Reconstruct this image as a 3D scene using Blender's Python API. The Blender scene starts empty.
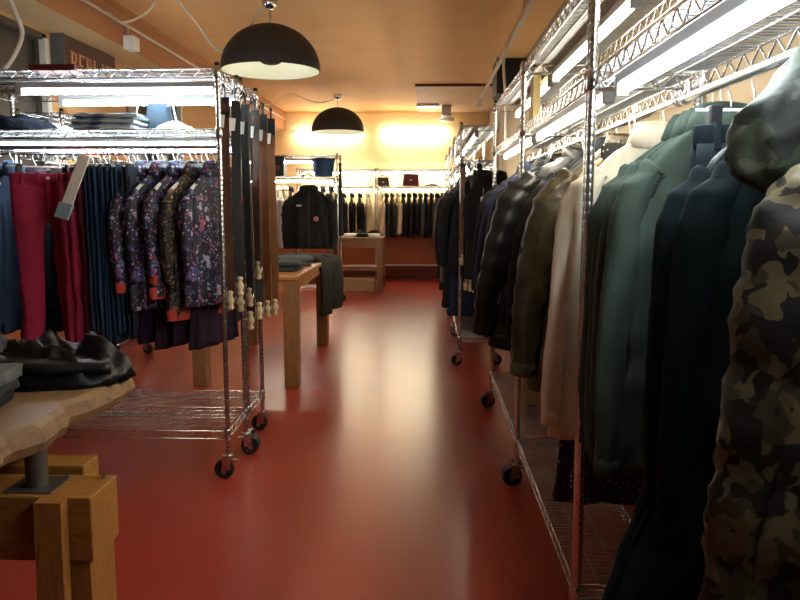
import bpy, math, random
from mathutils import Vector, Matrix, noise
random.seed(7)
PI = math.pi
C = bpy.context.scene.collection
SC = bpy.context.scene

# ------------------------------------------------------------------ materials
MATS = {}
def nmat(name):
    m = bpy.data.materials.new(name); m.use_nodes = True
    nt = m.node_tree; b = nt.nodes['Principled BSDF']
    MATS[name] = m
    return m, nt, b
def N(nt, t, **kw):
    n = nt.nodes.new(t)
    for k, v in kw.items():
        if k in n.inputs: n.inputs[k].default_value = v
        else: setattr(n, k, v)
    return n
def coords(nt, kind='Object', scale=None):
    tc = nt.nodes.new('ShaderNodeTexCoord')
    if scale is None: return tc.outputs[kind]
    mp = nt.nodes.new('ShaderNodeMapping'); mp.inputs['Scale'].default_value = scale
    nt.links.new(tc.outputs[kind], mp.inputs['Vector']); return mp.outputs['Vector']
def ramp(nt, src, stops, interp='LINEAR'):
    r = nt.nodes.new('ShaderNodeValToRGB'); r.color_ramp.interpolation = interp
    e = r.color_ramp.elements
    while len(e) < len(stops): e.new(0.5)
    for el, (p, c) in zip(e, stops):
        el.position = p; el.color = (*c, 1) if len(c) == 3 else c
    nt.links.new(src, r.inputs['Fac']); return r.outputs['Color']
def bump(nt, b, src, strength=.3, dist=.01):
    n = nt.nodes.new('ShaderNodeBump'); n.inputs['Strength'].default_value = strength
    n.inputs['Distance'].default_value = dist
    nt.links.new(src, n.inputs['Height']); nt.links.new(n.outputs['Normal'], b.inputs['Normal'])
def sc(c, k): return tuple(min(1, x*k) for x in c)
def srgb(r, g, b):
    f = lambda v: (v/255/12.92) if v/255 <= .04045 else ((v/255+.055)/1.055)**2.4
    return (f(r), f(g), f(b))

def paint(name, col, rough=.7, var=.08, spec=.3):
    m, nt, b = nmat(name)
    t = N(nt, 'ShaderNodeTexNoise', Scale=2.3, Detail=6.0, Roughness=.6)
    nt.links.new(coords(nt), t.inputs['Vector'])
    nt.links.new(ramp(nt, t.outputs['Fac'], [(.3, sc(col, 1-var)), (.7, sc(col, 1+var))]), b.inputs['Base Color'])
    b.inputs['Roughness'].default_value = rough; b.inputs['Specular IOR Level'].default_value = spec
    t2 = N(nt, 'ShaderNodeTexNoise', Scale=90.0, Detail=3.0); nt.links.new(coords(nt), t2.inputs['Vector'])
    bump(nt, b, t2.outputs['Fac'], .12, .004)
    return m
def metal(name, col, rough=.22, met=1.0):
    m, nt, b = nmat(name)
    t = N(nt, 'ShaderNodeTexNoise', Scale=40.0, Detail=3.0); nt.links.new(coords(nt), t.inputs['Vector'])
    nt.links.new(ramp(nt, t.outputs['Fac'], [(.3, sc(col, .85)), (.7, col)]), b.inputs['Base Color'])
    b.inputs['Metallic'].default_value = met; b.inputs['Roughness'].default_value = rough
    return m
def fabric(name, col, rough=.85, weave=260.0, var=.25, bs=.25, sheen=.0, spec=.25):
    m, nt, b = nmat(name)
    t = N(nt, 'ShaderNodeTexNoise', Scale=9.0, Detail=5.0, Roughness=.65)
    nt.links.new(coords(nt, scale=(1, 1, .35)), t.inputs['Vector'])
    nt.links.new(ramp(nt, t.outputs['Fac'], [(.3, sc(col, 1-var)), (.7, sc(col, 1+var))]), b.inputs['Base Color'])
    b.inputs['Roughness'].default_value = rough; b.inputs['Specular IOR Level'].default_value = spec
    if sheen:
        b.inputs['Sheen Weight'].default_value = sheen
    t2 = N(nt, 'ShaderNodeTexNoise', Scale=weave, Detail=2.0); nt.links.new(coords(nt), t2.inputs['Vector'])
    bump(nt, b, t2.outputs['Fac'], bs, .003)
    return m
def leather(name, col, rough=.38, spec=.4):
    m, nt, b = nmat(name)
    t = N(nt, 'ShaderNodeTexVoronoi', Scale=160.0); nt.links.new(coords(nt), t.inputs['Vector'])
    t1 = N(nt, 'ShaderNodeTexNoise', Scale=7.0, Detail=5.0); nt.links.new(coords(nt), t1.inputs['Vector'])
    nt.links.new(ramp(nt, t1.outputs['Fac'], [(.3, sc(col, .7)), (.75, sc(col, 1.3))]), b.inputs['Base Color'])
    b.inputs['Roughness'].default_value = rough; b.inputs['Specular IOR Level'].default_value = spec
    bump(nt, b, t.outputs['Distance'], .25, .003)
    return m
def wood(name, c1, c2, scale=(1, 1, 1), rough=.5, ring=9.0):
    m, nt, b = nmat(name)
    v = coords(nt, scale=scale)
    t = N(nt, 'ShaderNodeTexNoise', Scale=ring, Detail=8.0, Roughness=.65, Distortion=.6); nt.links.new(v, t.inputs['Vector'])
    nt.links.new(ramp(nt, t.outputs['Fac'], [(.32, c1), (.5, sc(c2, .85)), (.68, c2)]), b.inputs['Base Color'])
    b.inputs['Roughness'].default_value = rough
    bump(nt, b, t.outputs['Fac'], .25, .006)
    return m
def emit(name, col, s):
    m, nt, b = nmat(name)
    b.inputs['Base Color'].default_value = (*col, 1)
    b.inputs['Emission Color'].default_value = (*col, 1); b.inputs['Emission Strength'].default_value = s
    return m
def camo(name, cols, scale=9.0):
    m, nt, b = nmat(name)
    base = None
    v = coords(nt)
    for i, (c, th) in enumerate(cols):
        if i == 0:
            rgb = nt.nodes.new('ShaderNodeRGB'); rgb.outputs[0].default_value = (*c, 1); base = rgb.outputs[0]; continue
        mp = nt.nodes.new('ShaderNodeMapping'); mp.inputs['Location'].default_value = (i*3.7, i*1.3, i*5.1)
        nt.links.new(v, mp.inputs['Vector'])
        t = N(nt, 'ShaderNodeTexNoise', Scale=scale*(1+.25*i), Detail=1.5, Distortion=.5); nt.links.new(mp.outputs['Vector'], t.inputs['Vector'])
        g = N(nt, 'ShaderNodeMath', operation='GREATER_THAN'); nt.links.new(t.outputs['Fac'], g.inputs[0]); g.inputs[1].default_value = th
        mx = nt.nodes.new('ShaderNodeMixRGB'); nt.links.new(g.outputs[0], mx.inputs['Fac'])
        nt.links.new(base, mx.inputs['Color1']); mx.inputs['Color2'].default_value = (*c, 1)
        base = mx.outputs['Color']
    nt.links.new(base, b.inputs['Base Color'])
    b.inputs['Roughness'].default_value = .6; b.inputs['Specular IOR Level'].default_value = .3
    t2 = N(nt, 'ShaderNodeTexNoise', Scale=35.0, Detail=3.0); nt.links.new(v, t2.inputs['Vector'])
    bump(nt, b, t2.outputs['Fac'], .3, .006)
    return m
def floral(name, base, cols, scale=16.0, dens=.52):
    m, nt, b = nmat(name)
    v = coords(nt)
    last = nt.nodes.new('ShaderNodeRGB'); last.outputs[0].default_value = (*base, 1); last = last.outputs[0]
    for q, (k, de, rad, warp) in enumerate(((2.6, dens, .40, .025), (1.0, dens*.55, .36, .05), (4.5, dens*.8, .38, .012))):
        vo = N(nt, 'ShaderNodeTexVoronoi', Scale=scale*k, Randomness=1.0)
        dn = N(nt, 'ShaderNodeTexNoise', Scale=38.0, Detail=3.0); nt.links.new(v, dn.inputs['Vector'])
        ad = nt.nodes.new('ShaderNodeMixRGB'); ad.blend_type = 'ADD'; ad.inputs['Fac'].default_value = warp*1.6
        nt.links.new(v, ad.inputs['Color1']); nt.links.new(dn.outputs['Color'], ad.inputs['Color2'])
        nt.links.new(ad.outputs['Color'], vo.inputs['Vector'])
        sep = nt.nodes.new('ShaderNodeSeparateColor'); nt.links.new(vo.outputs['Color'], sep.inputs['Color'])
        n = len(cols); cc = cols[q:]+cols[:q]
        pc = ramp(nt, sep.outputs['Red'], [(i/n, c) for i, c in enumerate(cc)], 'CONSTANT')
        l = N(nt, 'ShaderNodeMath', operation='LESS_THAN'); nt.links.new(vo.outputs['Distance'], l.inputs[0]); l.inputs[1].default_value = rad
        cl = N(nt, 'ShaderNodeTexNoise', Scale=5.0+q, Detail=2.0); nt.links.new(v, cl.inputs['Vector'])
        mm = N(nt, 'ShaderNodeMath', operation='MULTIPLY'); nt.links.new(cl.outputs['Fac'], mm.inputs[0]); mm.inputs[1].default_value = de*2
        g = N(nt, 'ShaderNodeMath', operation='LESS_THAN'); nt.links.new(sep.outputs['Green'], g.inputs[0]); nt.links.new(mm.outputs[0], g.inputs[1])
        mu = N(nt, 'ShaderNodeMath', operation='MULTIPLY'); nt.links.new(l.outputs[0], mu.inputs[0]); nt.links.new(g.outputs[0], mu.inputs[1])
        mx = nt.nodes.new('ShaderNodeMixRGB'); nt.links.new(mu.outputs[0], mx.inputs['Fac'])
        nt.links.new(last, mx.inputs['Color1']); nt.links.new(pc, mx.inputs['Color2'])
        last = mx.outputs['Color']
    nt.links.new(last, b.inputs['Base Color'])
    b.inputs['Roughness'].default_value = .55
    return m

chrome = metal('chrome', (.66, .65, .64), .27)
deck_m = metal('zinc_wire', (.40, .41, .42), .42)
steel = metal('brushed_steel', (.6, .58, .55), .35)
black_plastic = paint('black_plastic', (.012, .012, .013), .45, .1, .4)
rubber = paint('black_rubber', (.012, .012, .012), .55, .1, .4)
pipe_grey = paint('fixture_grey', (.34, .34, .33), .5, .04)
white_plastic = paint('white_plastic', (.78, .77, .73), .4, .04, .4)
card_white = paint('white_card', (.85, .86, .84), .8, .04)
tube_cool = emit('tube_cool_white', (.86, .96, 1.0), 26)
tube_warm = emit('tube_warm_white', (1.0, .92, .72), 26)
hanger_wood = wood('hanger_wood', (.42, .27, .10), (.62, .44, .20), (3, 3, 3))
table_wood = wood('table_wood', (.24, .085, .020), (.42, .17, .045), (9, .9, 9), .42)
leg_wood = wood('leg_wood', (.16, .060, .016), (.27, .115, .035), (9, 9, .9), .45)
pine = wood('trestle_pine', (.20, .072, .011), (.36, .15, .026), (1.2, 9, 9), .5)
pine_leg = wood('trestle_pine_leg', (.20, .068, .012), (.36, .14, .026), (9, 9, 1.2), .5)
slab_wood = wood('slab_wood', (.15, .075, .030), (.26, .145, .065), (2.2, .8, 6), .55, 5.0)
bark = wood('slab_bark', (.11, .045, .015), (.23, .11, .04), (6, 6, 6), .7, 5.0)
dark_table = wood('aged_table_wood', (.13, .05, .018), (.24, .10, .04), (1, 8, 8), .5)
lamp_black = paint('lamp_black', (.022, .017, .016), .6, .15, .3)
lamp_inner = paint('lamp_inner_silver', (.62, .64, .58), .45, .1, .4)
bulb_m = emit('bulb_glow', (1.0, .88, .6), 6.0)

# ------------------------------------------------------------------ mesh building
class MB:
    def __init__(s): s.v = []; s.f = []
    def add(s, verts, faces):
        o = len(s.v); s.v += [tuple(p) for p in verts]; s.f += [tuple(i+o for i in f) for f in faces]; return s
    def box(s, a, b, m=None):
        x0, y0, z0 = a; x1, y1, z1 = b
        vs = [(x0,y0,z0),(x1,y0,z0),(x1,y1,z0),(x0,y1,z0),(x0,y0,z1),(x1,y0,z1),(x1,y1,z1),(x0,y1,z1)]
        if m is not None: vs = [m @ Vector(p) for p in vs]
        return s.add(vs, [(3,2,1,0),(4,5,6,7),(0,1,5,4),(1,2,6,5),(2,3,7,6),(3,0,4,7)])
    def rings(s, rs, cap0=True, cap1=True, closed=True):
        o = len(s.v); n = len(rs[0])
        for r in rs: s.v += [tuple(p) for p in r]
        for i in range(len(rs)-1):
            for j in range(n if closed else n-1):
                k = (j+1) % n
                s.f.append((o+i*n+j, o+i*n+k, o+(i+1)*n+k, o+(i+1)*n+j))
        if cap0: s.f.append(tuple(o+j for j in reversed(range(n))))
        if cap1: s.f.append(tuple(o+(len(rs)-1)*n+j for j in range(n)))
        return s
    def tube(s, path, r, n=6, cap=True, sx=1.0, up=None):
        P = [Vector(p) for p in path]; rs = []
        prev = None
        for i, p in enumerate(P):
            t = (P[min(i+1, len(P)-1)] - P[max(i-1, 0)])
            if t.length < 1e-9: t = Vector((0,0,1))
            t.normalize()
            if prev is None:
                u = Vector(up) if up else (Vector((0,0,1)) if abs(t.z) < .9 else Vector((1,0,0)))
            else: u = prev
            u = u - t*u.dot(t)
            if u.length < 1e-6: u = t.orthogonal()
            u.normalize(); prev = u; w = t.cross(u)
            rr = r[i] if isinstance(r, (list, tuple)) else r
            rs.append([p + u*math.cos(2*PI*j/n)*rr + w*math.sin(2*PI*j/n)*rr*sx for j in range(n)])
        return s.rings(rs, cap, cap)
    def lathe(s, prof, n=24, c=(0,0,0), cap0=False, cap1=False):
        return s.rings([[(c[0]+r*math.cos(2*PI*j/n), c[1]+r*math.sin(2*PI*j/n), c[2]+z) for j in range(n)] for r, z in prof], cap0, cap1)
    def mesh(s, name, smooth=True, angle=None):
        me = bpy.data.meshes.new(name); me.from_pydata(s.v, [], s.f); me.update()
        import bmesh
        bm = bmesh.new(); bm.from_mesh(me); bmesh.ops.recalc_face_normals(bm, faces=bm.faces); bm.to_mesh(me); bm.free()
        if smooth:
            me.polygons.foreach_set('use_smooth', [True]*len(me.polygons))
            if angle: me.set_sharp_from_angle(angle=angle)
        me.materials.append(None)
        return me
CACHE = {}
def cm(key, fn):
    if key not in CACHE: CACHE[key] = fn()
    return CACHE[key]
def bevel_box(a, b, r=.004, name='box'):
    import bmesh
    me = MB().box(a, b).mesh(name, False)
    bm = bmesh.new(); bm.from_mesh(me)
    bmesh.ops.bevel(bm, geom=list(bm.edges), offset=r, segments=2, affect='EDGES', profile=.5)
    bm.to_mesh(me); bm.free()
    return me
def part(name, me, mat, parent=None, loc=None, rot=None, label=None, scale=None):
    o = bpy.data.objects.new(name, me); C.objects.link(o)
    if me is not None and len(o.material_slots):
        o.material_slots[0].link = 'OBJECT'; o.material_slots[0].material = mat
    if parent is not None: o.parent = parent
    if loc is not None: o.location = loc
    if rot is not None: o.rotation_euler = rot
    if scale is not None: o.scale = scale
    if label: o['label'] = label
    return o
def tag(o, label, cat, group=None, kind=None):
    o['label'] = label; o['category'] = cat
    if group: o['group'] = group
    if kind: o['kind'] = kind
    return o
def thing(name, label, cat, loc=(0,0,0), rz=0, group=None):
    o = bpy.data.objects.new(name, None); C.objects.link(o); o.empty_display_size = .1
    o.location = loc; o.rotation_euler = (0, 0, rz)
    return tag(o, label, cat, group)
def struct(name, me, mat, label=None, cat=None):
    o = part(name, me, mat); o['kind'] = 'structure'
    o['label'] = label or name.replace('_', ' '); o['category'] = cat or name.split('_')[0]
    return o
def nz(x, y, z): return noise.noise(Vector((x, y, z)))
ORD = ['first','second','third','fourth','fifth','sixth','seventh','eighth','ninth','tenth','eleventh','twelfth','thirteenth','fourteenth','fifteenth','sixteenth','seventeenth','eighteenth','nineteenth','twentieth']

# ------------------------------------------------------------------ room shell
XL, XR, YF, YB, ZC = -2.96, 1.14, -1.8, 13.06, 3.06
m_floor, nt, b = nmat('floor_epoxy')
t = N(nt, 'ShaderNodeTexNoise', Scale=1.1, Detail=5.0, Roughness=.55); nt.links.new(coords(nt), t.inputs['Vector'])
nt.links.new(ramp(nt, t.outputs['Fac'], [(.3, (.27, .031, .019)), (.7, (.34, .043, .023))]), b.inputs['Base Color'])
t3 = N(nt, 'ShaderNodeTexNoise', Scale=3.0, Detail=6.0); nt.links.new(coords(nt), t3.inputs['Vector'])
nt.links.new(ramp(nt, t3.outputs['Fac'], [(.3, (.276,)*3), (.7, (.282,)*3)]), b.inputs['Roughness'])
b.inputs['Specular IOR Level'].default_value = .8
t2 = N(nt, 'ShaderNodeTexNoise', Scale=6.0, Detail=2.0); nt.links.new(coords(nt, scale=(1, .5, 1)), t2.inputs['Vector'])
bump(nt, b, t2.outputs['Fac'], .02, .01)

m_ceil = paint('ceiling_peach', (.74, .43, .18), .75, .05)
m_face = paint('beam_terracotta', (.40, .17, .07), .75, .06)
m_soffit = paint('soffit_cream', (.70, .52, .28), .75, .05)
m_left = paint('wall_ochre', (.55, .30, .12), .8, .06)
m_back = paint('wall_orange_lit', (.80, .60, .32), .75, .05)  # orange paint lightened to yellow, tube overexposure put into the colour
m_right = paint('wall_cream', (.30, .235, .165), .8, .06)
m_back_low = paint('wall_red_brown', (.40, .12, .045), .55, .08)
m_base = paint('baseboard_red', (.15, .03, .016), .5, .08)
m_white = paint('frame_white', (.62, .60, .55), .5, .05)
m_front = paint('wall_low_bounce', (.12, .06, .035), .85, .06)  # unseen front wall, coloured dark so it throws back little light

def bx(a, b): return MB().box(a, b).mesh('box', False)
struct('floor', bx((XL-.1, YF-.1, -.1), (XR+.1, YB+.1, 0)), m_floor, 'glossy red poured floor running down the shop aisle', 'floor')
struct('ceiling', bx((-2.58, YF-.1, ZC), (XR+.1, 10.12, ZC+.12)), m_ceil, 'peach painted ceiling above the aisle', 'ceiling')
struct('ceiling_back', bx((-2.58, 10.12, ZC), (XR+.1, YB+.1, ZC+.12)), m_ceil, 'peach ceiling strip before the back wall', 'ceiling')
m_pink = paint('ceiling_pink_grey', (.58, .42, .30), .75, .05)
struct('ceiling_panel', bx((-.14, 10.13, ZC-.03), (XR, YB-.1, ZC)), m_pink, 'paler pinkish ceiling panel at the back right', 'ceiling')
struct('trim_4', bx((-.15, 10.10, ZC-.032), (XR, 10.13, ZC)), paint('shadow_gap_brown', (.09, .04, .02), .7, .1), 'dark strip painted as the shadow line of the pale ceiling panel', 'trim')  # dark colour paints in the shadow line at the panel's step
struct('ceiling_left', bx((XL-.1, YF-.1, 2.73), (-2.58, YB+.1, ZC+.12)), m_soffit, 'lowered cream soffit along the left wall', 'ceiling')
struct('trim_1', bx((-2.58, YF-.1, 2.727), (-2.572, YB, ZC)), m_face, 'terracotta fascia of the lowered soffit on the left', 'trim')
# left wall with two window openings
W1, W2 = (1.2, 5.52), (6.98, 8.52)
mb = MB()
for y0, y1 in ((YF-.1, W1[0]), (W1[1], W2[0]), (W2[1], YB+.1)): mb.box((XL-.1, y0, 0), (XL, y1, 2.75))
for y0, y1 in (W1, W2):
    mb.box((XL-.1, y0, 0), (XL, y1, .55)); mb.box((XL-.1, y0, 2.70), (XL, y1, 2.75))
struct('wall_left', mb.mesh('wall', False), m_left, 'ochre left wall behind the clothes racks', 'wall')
m_pane, nt, b = nmat('night_glass')
b.inputs['Base Color'].default_value = (.06, .048, .036, 1); b.inputs['Roughness'].default_value = .3
m_frame = paint('frame_dark', (.085, .066, .048), .5, .08)
for k, ((y0, y1), lab) in enumerate(((W1, 'wide dark night window left of the sign'), (W2, 'narrow dark night window past the sign'))):
    mb = MB()
    mb.box((XL-.06, y0, .55), (XL+.012, y0+.05, 2.70)).box((XL-.06, y1-.05, .55), (XL+.012, y1, 2.70))
    mb.box((XL-.06, y0, .55), (XL+.012, y1, .60)).box((XL-.06, y0, 2.65), (XL+.012, y1, 2.70))
    for q in range(1, 3 if k == 0 else 2):
        yy = y0 + (y1-y0)*q/(3 if k == 0 else 2); mb.box((XL-.06, yy-.025, .60), (XL+.012, yy+.025, 2.65))
    w = struct('window_%d' % (k+1), mb.mesh('window', False), m_frame, lab, 'window')
    part('window_post', bx((XL-.02, y1-.055, .6), (XL+.03, y1, 2.66)), m_white, w, label='pale end post')
    part('window_pane', bx((XL-.09, y0+.01, .56), (XL-.07, y1-.01, 2.69)), m_pane, w)
struct('trim_5', bx((XL, YF, 0.12), (XL+.012, YB-.05, .54)), m_back_low, 'red brown lower panel of the left wall', 'trim')
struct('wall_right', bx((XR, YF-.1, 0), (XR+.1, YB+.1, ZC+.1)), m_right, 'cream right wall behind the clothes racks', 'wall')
struct('wall_back', bx((XL-.1, YB, .86), (XR+.1, YB+.1, ZC+.1)), m_back, 'orange back wall, coloured yellow as if overlit by the tubes', 'wall')
struct('trim_2', bx((XL-.1, YB-.02, .25), (XR+.1, YB+.1, .86)), m_back_low, 'red brown lower panel of the back wall', 'trim')
mb = MB().box((XL, YB-.045, .0), (XR, YB+.02, .235))
bb = struct('baseboard_back', mb.mesh('baseboard', False), m_base, 'dark red baseboard along the back wall', 'baseboard')
part('baseboard_rail', bx((XL, YB-.06, .235), (XR, YB-.02, .262)), m_white, bb, label='pale rail along the top of the dark baseboard')
struct('wall_front', bx((XL-.1, YF-.1, 0), (XR+.1, YF, ZC+.1)), m_front, 'wall behind the camera, coloured dark to bounce less light', 'wall')
struct('trim_3', bx((-2.572, YB-.03, 3.01), (XR, YB-.0, ZC)), m_back, 'orange band along the top of the back wall', 'trim')
for nm, x0, x1 in (('baseboard_left', XL, XL+.02), ('baseboard_right', XR-.02, XR)):
    struct(nm, bx((x0, YF, 0), (x1, YB-.06, .12)), m_base, 'dark red ' + nm.split('_')[1] + ' baseboard', 'baseboard')

# ------------------------------------------------------------------ wire racks
def post_mesh(z0, z1):
    prof = [(.0, z0), (.0125, z0)]
    z = z0 + .012
    while z < z1-.03:
        prof += [(.0125, z), (.0122, z+.0012), (.0122, z+.0024), (.0125, z+.0036)]; z += .0254
    prof += [(.0125, z1), (0, z1)]
    return MB().lathe(prof, 10).mesh('post', True, .7)
def shelf_rim(L, W):
    mb = MB(); h = .040; r = .0036
    cs = [(0, 0), (L, 0), (L, W), (0, W)]
    for i in range(4):
        a = Vector((*cs[i], 0)); b_ = Vector((*cs[(i+1) % 4], 0)); d = b_-a; n = max(4, int(d.length/.078)); up = Vector((0, 0, h))
        mb.tube([a, b_], r, 6); mb.tube([a-up, b_-up], r, 6)
        pts = []
        for k in range(n):
            pts += [a+d*(k/n), a+d*((k+.5)/n)-up]
        pts.append(b_); mb.tube(pts, .0032, 5, up=(0, 0, 1) if False else None)
    for c in cs:
        mb.lathe([(.0135, .012), (.0175, .006), (.0185, -.042), (.0145, -.046)], 10, (c[0], c[1], 0))
    return mb.mesh('rim', True)
def shelf_deck(L, W):
    mb = MB()
    n = int(L/.0235)
    for k in range(1, n):
        x = L*k/n; mb.tube([(x, 0, .002), (x, W, .002)], .0021, 4, False)
    for q in (.25, .5, .75):
        mb.tube([(0, W*q, -.003), (L, W*q, -.003)], .003, 5, False)
    return mb.mesh('deck', True)
def caster_mesh():
    mb = MB()
    mb.lathe([(0, .20), (.009, .20), (.009, .125), (.028, .122), (.03, .112), (0, .11)], 12)
    for s in (-1, 1):
        mb.box((-.012, s*.021-.002, .045), (.03, s*.021+.002, .114)).box((.012, s*.021-.002, .03), (.034, s*.021+.002, .065))
    mb.tube([(.022, -.026, .05), (.022, .026, .05)], .006, 8)
    mb.box((-.045, -.014, .088), (-.005, .014, .098))
    return mb.mesh('caster', True, .6)
def wheel_mesh():
    prof = [(.0, -.012), (.030, -.012), (.034, -.017), (.046, -.016), (.05, -.008), (.05, .008), (.046, .016), (.034, .017), (.030, .012), (0, .012)]
    n = 24
    rs = [[(.022+r*math.cos(2*PI*j/n), y, .05+r*math.sin(2*PI*j/n)) for j in range(n)] for r, y in prof]
    return MB().rings(rs, False, False).mesh('wheel', True, .6)
def rod_mesh(L, drop):
    mb = MB()
    mb.tube([(0, 0, 0), (L, 0, 0)], .0125, 12)
    for x in (.012, L-.012):
        mb.tube([(x, 0, 0), (x, 0, drop)], .004, 6); mb.tube([(x+(.022 if x < .1 else -.022), 0, 0), (x+(.022 if x < .1 else -.022), 0, drop)], .004, 6)
        mb.tube([(x-.006, 0, 0), (x+.006, 0, 0)], .019, 12)
    return mb.mesh('rod', True, .6)
def rack(label, x0, y0, L, W, along='x', H=2.065, shelves=(2.04, 1.755, .245), rod=True, rodoff=.5, rodz=1.685, group='wire clothes racks', casters=True, z0=None):
    """origin corner (x0,y0); 'x': length along +X, 'y': length along +Y (width towards +X)"""
    rz = 0 if along == 'x' else PI/2
    loc = (x0, y0, 0) if along == 'x' else (x0+W, y0, 0)
    root = thing('clothes_rack', label, 'rack', loc, rz, group)
    zb = .12 if z0 is None else z0
    pm = cm(('post', zb, H), lambda: post_mesh(zb, H))
    capm = cm('cap', lambda: MB().lathe([(.0132, -.016), (.0136, 0), (.010, .006), (0, .007)], 10).mesh('cap', True))
    for cx, cy in ((0, 0), (L, 0), (L, W), (0, W)):
        p = part('post', pm, chrome, root, (cx, cy, 0))
        part('post_cap', capm, black_plastic, p, (0, 0, H))
        if casters:
            c = part('caster', cm('caster', caster_mesh), chrome, root, (cx, cy, 0), (0, 0, random.choice((0, PI))+random.uniform(-.35, .35) + (0 if along == 'x' else PI/2)))
            part('wheel', cm('wheel', wheel_mesh), rubber, c)
    for z in shelves:
        s = part('shelf', cm(('rim', L, W), lambda: shelf_rim(L, W)), chrome, root, (0, 0, z))
        part('wire_deck', cm(('deck', L, W), lambda: shelf_deck(L, W)), deck_m, s)
    if rod:
        part('hanging_rod', cm(('rod', L, rodz), lambda: rod_mesh(L, shelves[1]-.03-rodz)), chrome, root, (0, W*rodoff, rodz))
    return root
def tube_light(label, a, b_, mat, group, r=.0115, dropz=.0):
    a = Vector(a); b_ = Vector(b_); d = (b_-a); L = d.length; rz = math.atan2(d.y, d.x)
    root = thing('tube_light', label, 'light', a, rz, group)
    part('light_housing', cm(('housing', round(L, 3)), lambda: bevel_box((0, -.015, .017), (L, .015, .045), .004)), pipe_grey, root)
    part('glowing_tube', cm(('tubem', round(L, 3), r), lambda: MB().tube([(.03, 0, 0), (L-.03, 0, 0)], r, 14).mesh('tube', True, .6)), mat, root)
    for x in (0, L-.03):
        part('end_cap', cm('endcap', lambda: bevel_box((0, -.016, -.017), (.03, .016, .02), .004)), pipe_grey, root, (x, 0, 0))
    return root

AX0, AX1 = -2.46, -1.0
rack('long chrome wire rack at left front, belts along its right end', AX0, 3.42, 1.46, .35)
rack('chrome wire rack standing back to back behind the left front rack', AX0, 3.83, 1.46, .35)
for nm, y0, m in (('left front rack', 3.42, tube_cool), ('rack behind the left front rack', 3.83, tube_cool)):
    tube_light('white tube light under the top shelf of the ' + nm, (-2.06, y0+.13, 1.955), (-1.03, y0+.13, 1.955), m, 'rack tube lights')
    tube_light('white tube light under the middle shelf of the ' + nm, (-2.40, y0+.20, 1.695), (-1.05, y0+.20, 1.695), m, 'rack tube lights')
RX, RW, RODX = .46, .30, .71
bays = [(.62, 1.38, 'nearest chrome wire rack on the right, with camouflage coats', tube_cool, 'nearest right rack'),
        (2.028, 1.345, 'second chrome wire rack on the right, with the beige coat', tube_warm, 'second right rack'),
        (3.401, 1.32, 'third chrome wire rack on the right, before the floor gap', tube_warm, 'third right rack')]
for y0, L, lab, tm, nm in bays:
    rack(lab, RX, y0, L, RW, 'y', rodoff=1-(RODX-RX)/RW)
    tube_light('tube light under the top shelf of the ' + nm, (.595, y0+.04, 1.965), (.595, y0+L-.04, 1.965), tm, 'rack tube lights')
    tube_light('tube light under the middle shelf of the ' + nm, (.525, y0+.04, 1.70), (.525, y0+L-.04, 1.70), tm, 'rack tube lights')
far = [(5.98, 'chrome wire rack past the right gap, belts on its near end', 'belt rack on the right'),
       (7.36, 'chrome wire rack behind the belt rack on the right', 'rack behind the belt rack'),
       (8.74, 'farthest chrome wire rack on the right', 'farthest right rack')]
for y0, lab, nm in far:
    rack(lab, .30, y0, 1.31, .30, 'y')
    tube_light('tube light under the top shelf of the ' + nm, (.43, y0+.04, 1.965), (.43, y0+1.27, 1.965), tube_warm, 'rack tube lights')
    tube_light('tube light under the middle shelf of the ' + nm, (.37, y0+.04, 1.70), (.37, y0+1.27, 1.70), tube_warm, 'rack tube lights')
rack('chrome wire rack standing along the left wall below the sign', -2.92, 5.02, 1.32, .32, 'y')
tube_light('tube light under the top shelf of the left wall rack', (-2.76, 5.07, 1.965), (-2.76, 6.28, 1.965), tube_cool, 'rack tube lights')
rack('chrome wire rack at mid left with a black jacket facing out', -2.5, 9.55, 1.31, .35)
tube_light('tube light under the top shelf of the mid left rack', (-2.45, 9.70, 1.955), (-1.24, 9.70, 1.955), tube_cool, 'rack tube lights')
tube_light('tube light under the middle shelf of the mid left rack', (-2.45, 9.70, 1.695), (-1.24, 9.70, 1.695), tube_warm, 'rack tube lights')
for x0, L, lab, nm in ((-2.3, 1.40, 'back wall wire rack behind the wooden table', 'left back wall rack'), (-.86, 1.46, 'back wall wire rack under the dark red bag', 'right back wall rack')):
    rack(lab, x0, 12.66, L, .30, 'x', H=2.02, shelves=(2.0, 1.70), rodz=1.63, casters=False, z0=0, rodoff=.45)
    tube_light('tube light under the lower shelf of the ' + nm, (x0+.05, 12.80, 1.645), (x0+L-.05, 12.80, 1.645), tube_warm, 'rack tube lights')
    tube_light('tube light under the upper shelf of the ' + nm, (x0+.05, 12.80, 1.94), (x0+L-.05, 12.80, 1.94), tube_warm, 'rack tube lights')
for x0, nm in ((-2.42, 'left'), (-.82, 'right')):
    o = tube_light('bright ceiling tube light high on the back wall, %s one' % nm, (x0, 12.93, 2.67), (x0+1.26, 12.93, 2.67), tube_warm, 'back wall tube lights', r=.022)
    part('mounting_arm', bx((.60, 0, .0), (.64, .13, .045)), white_plastic, o)

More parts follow.
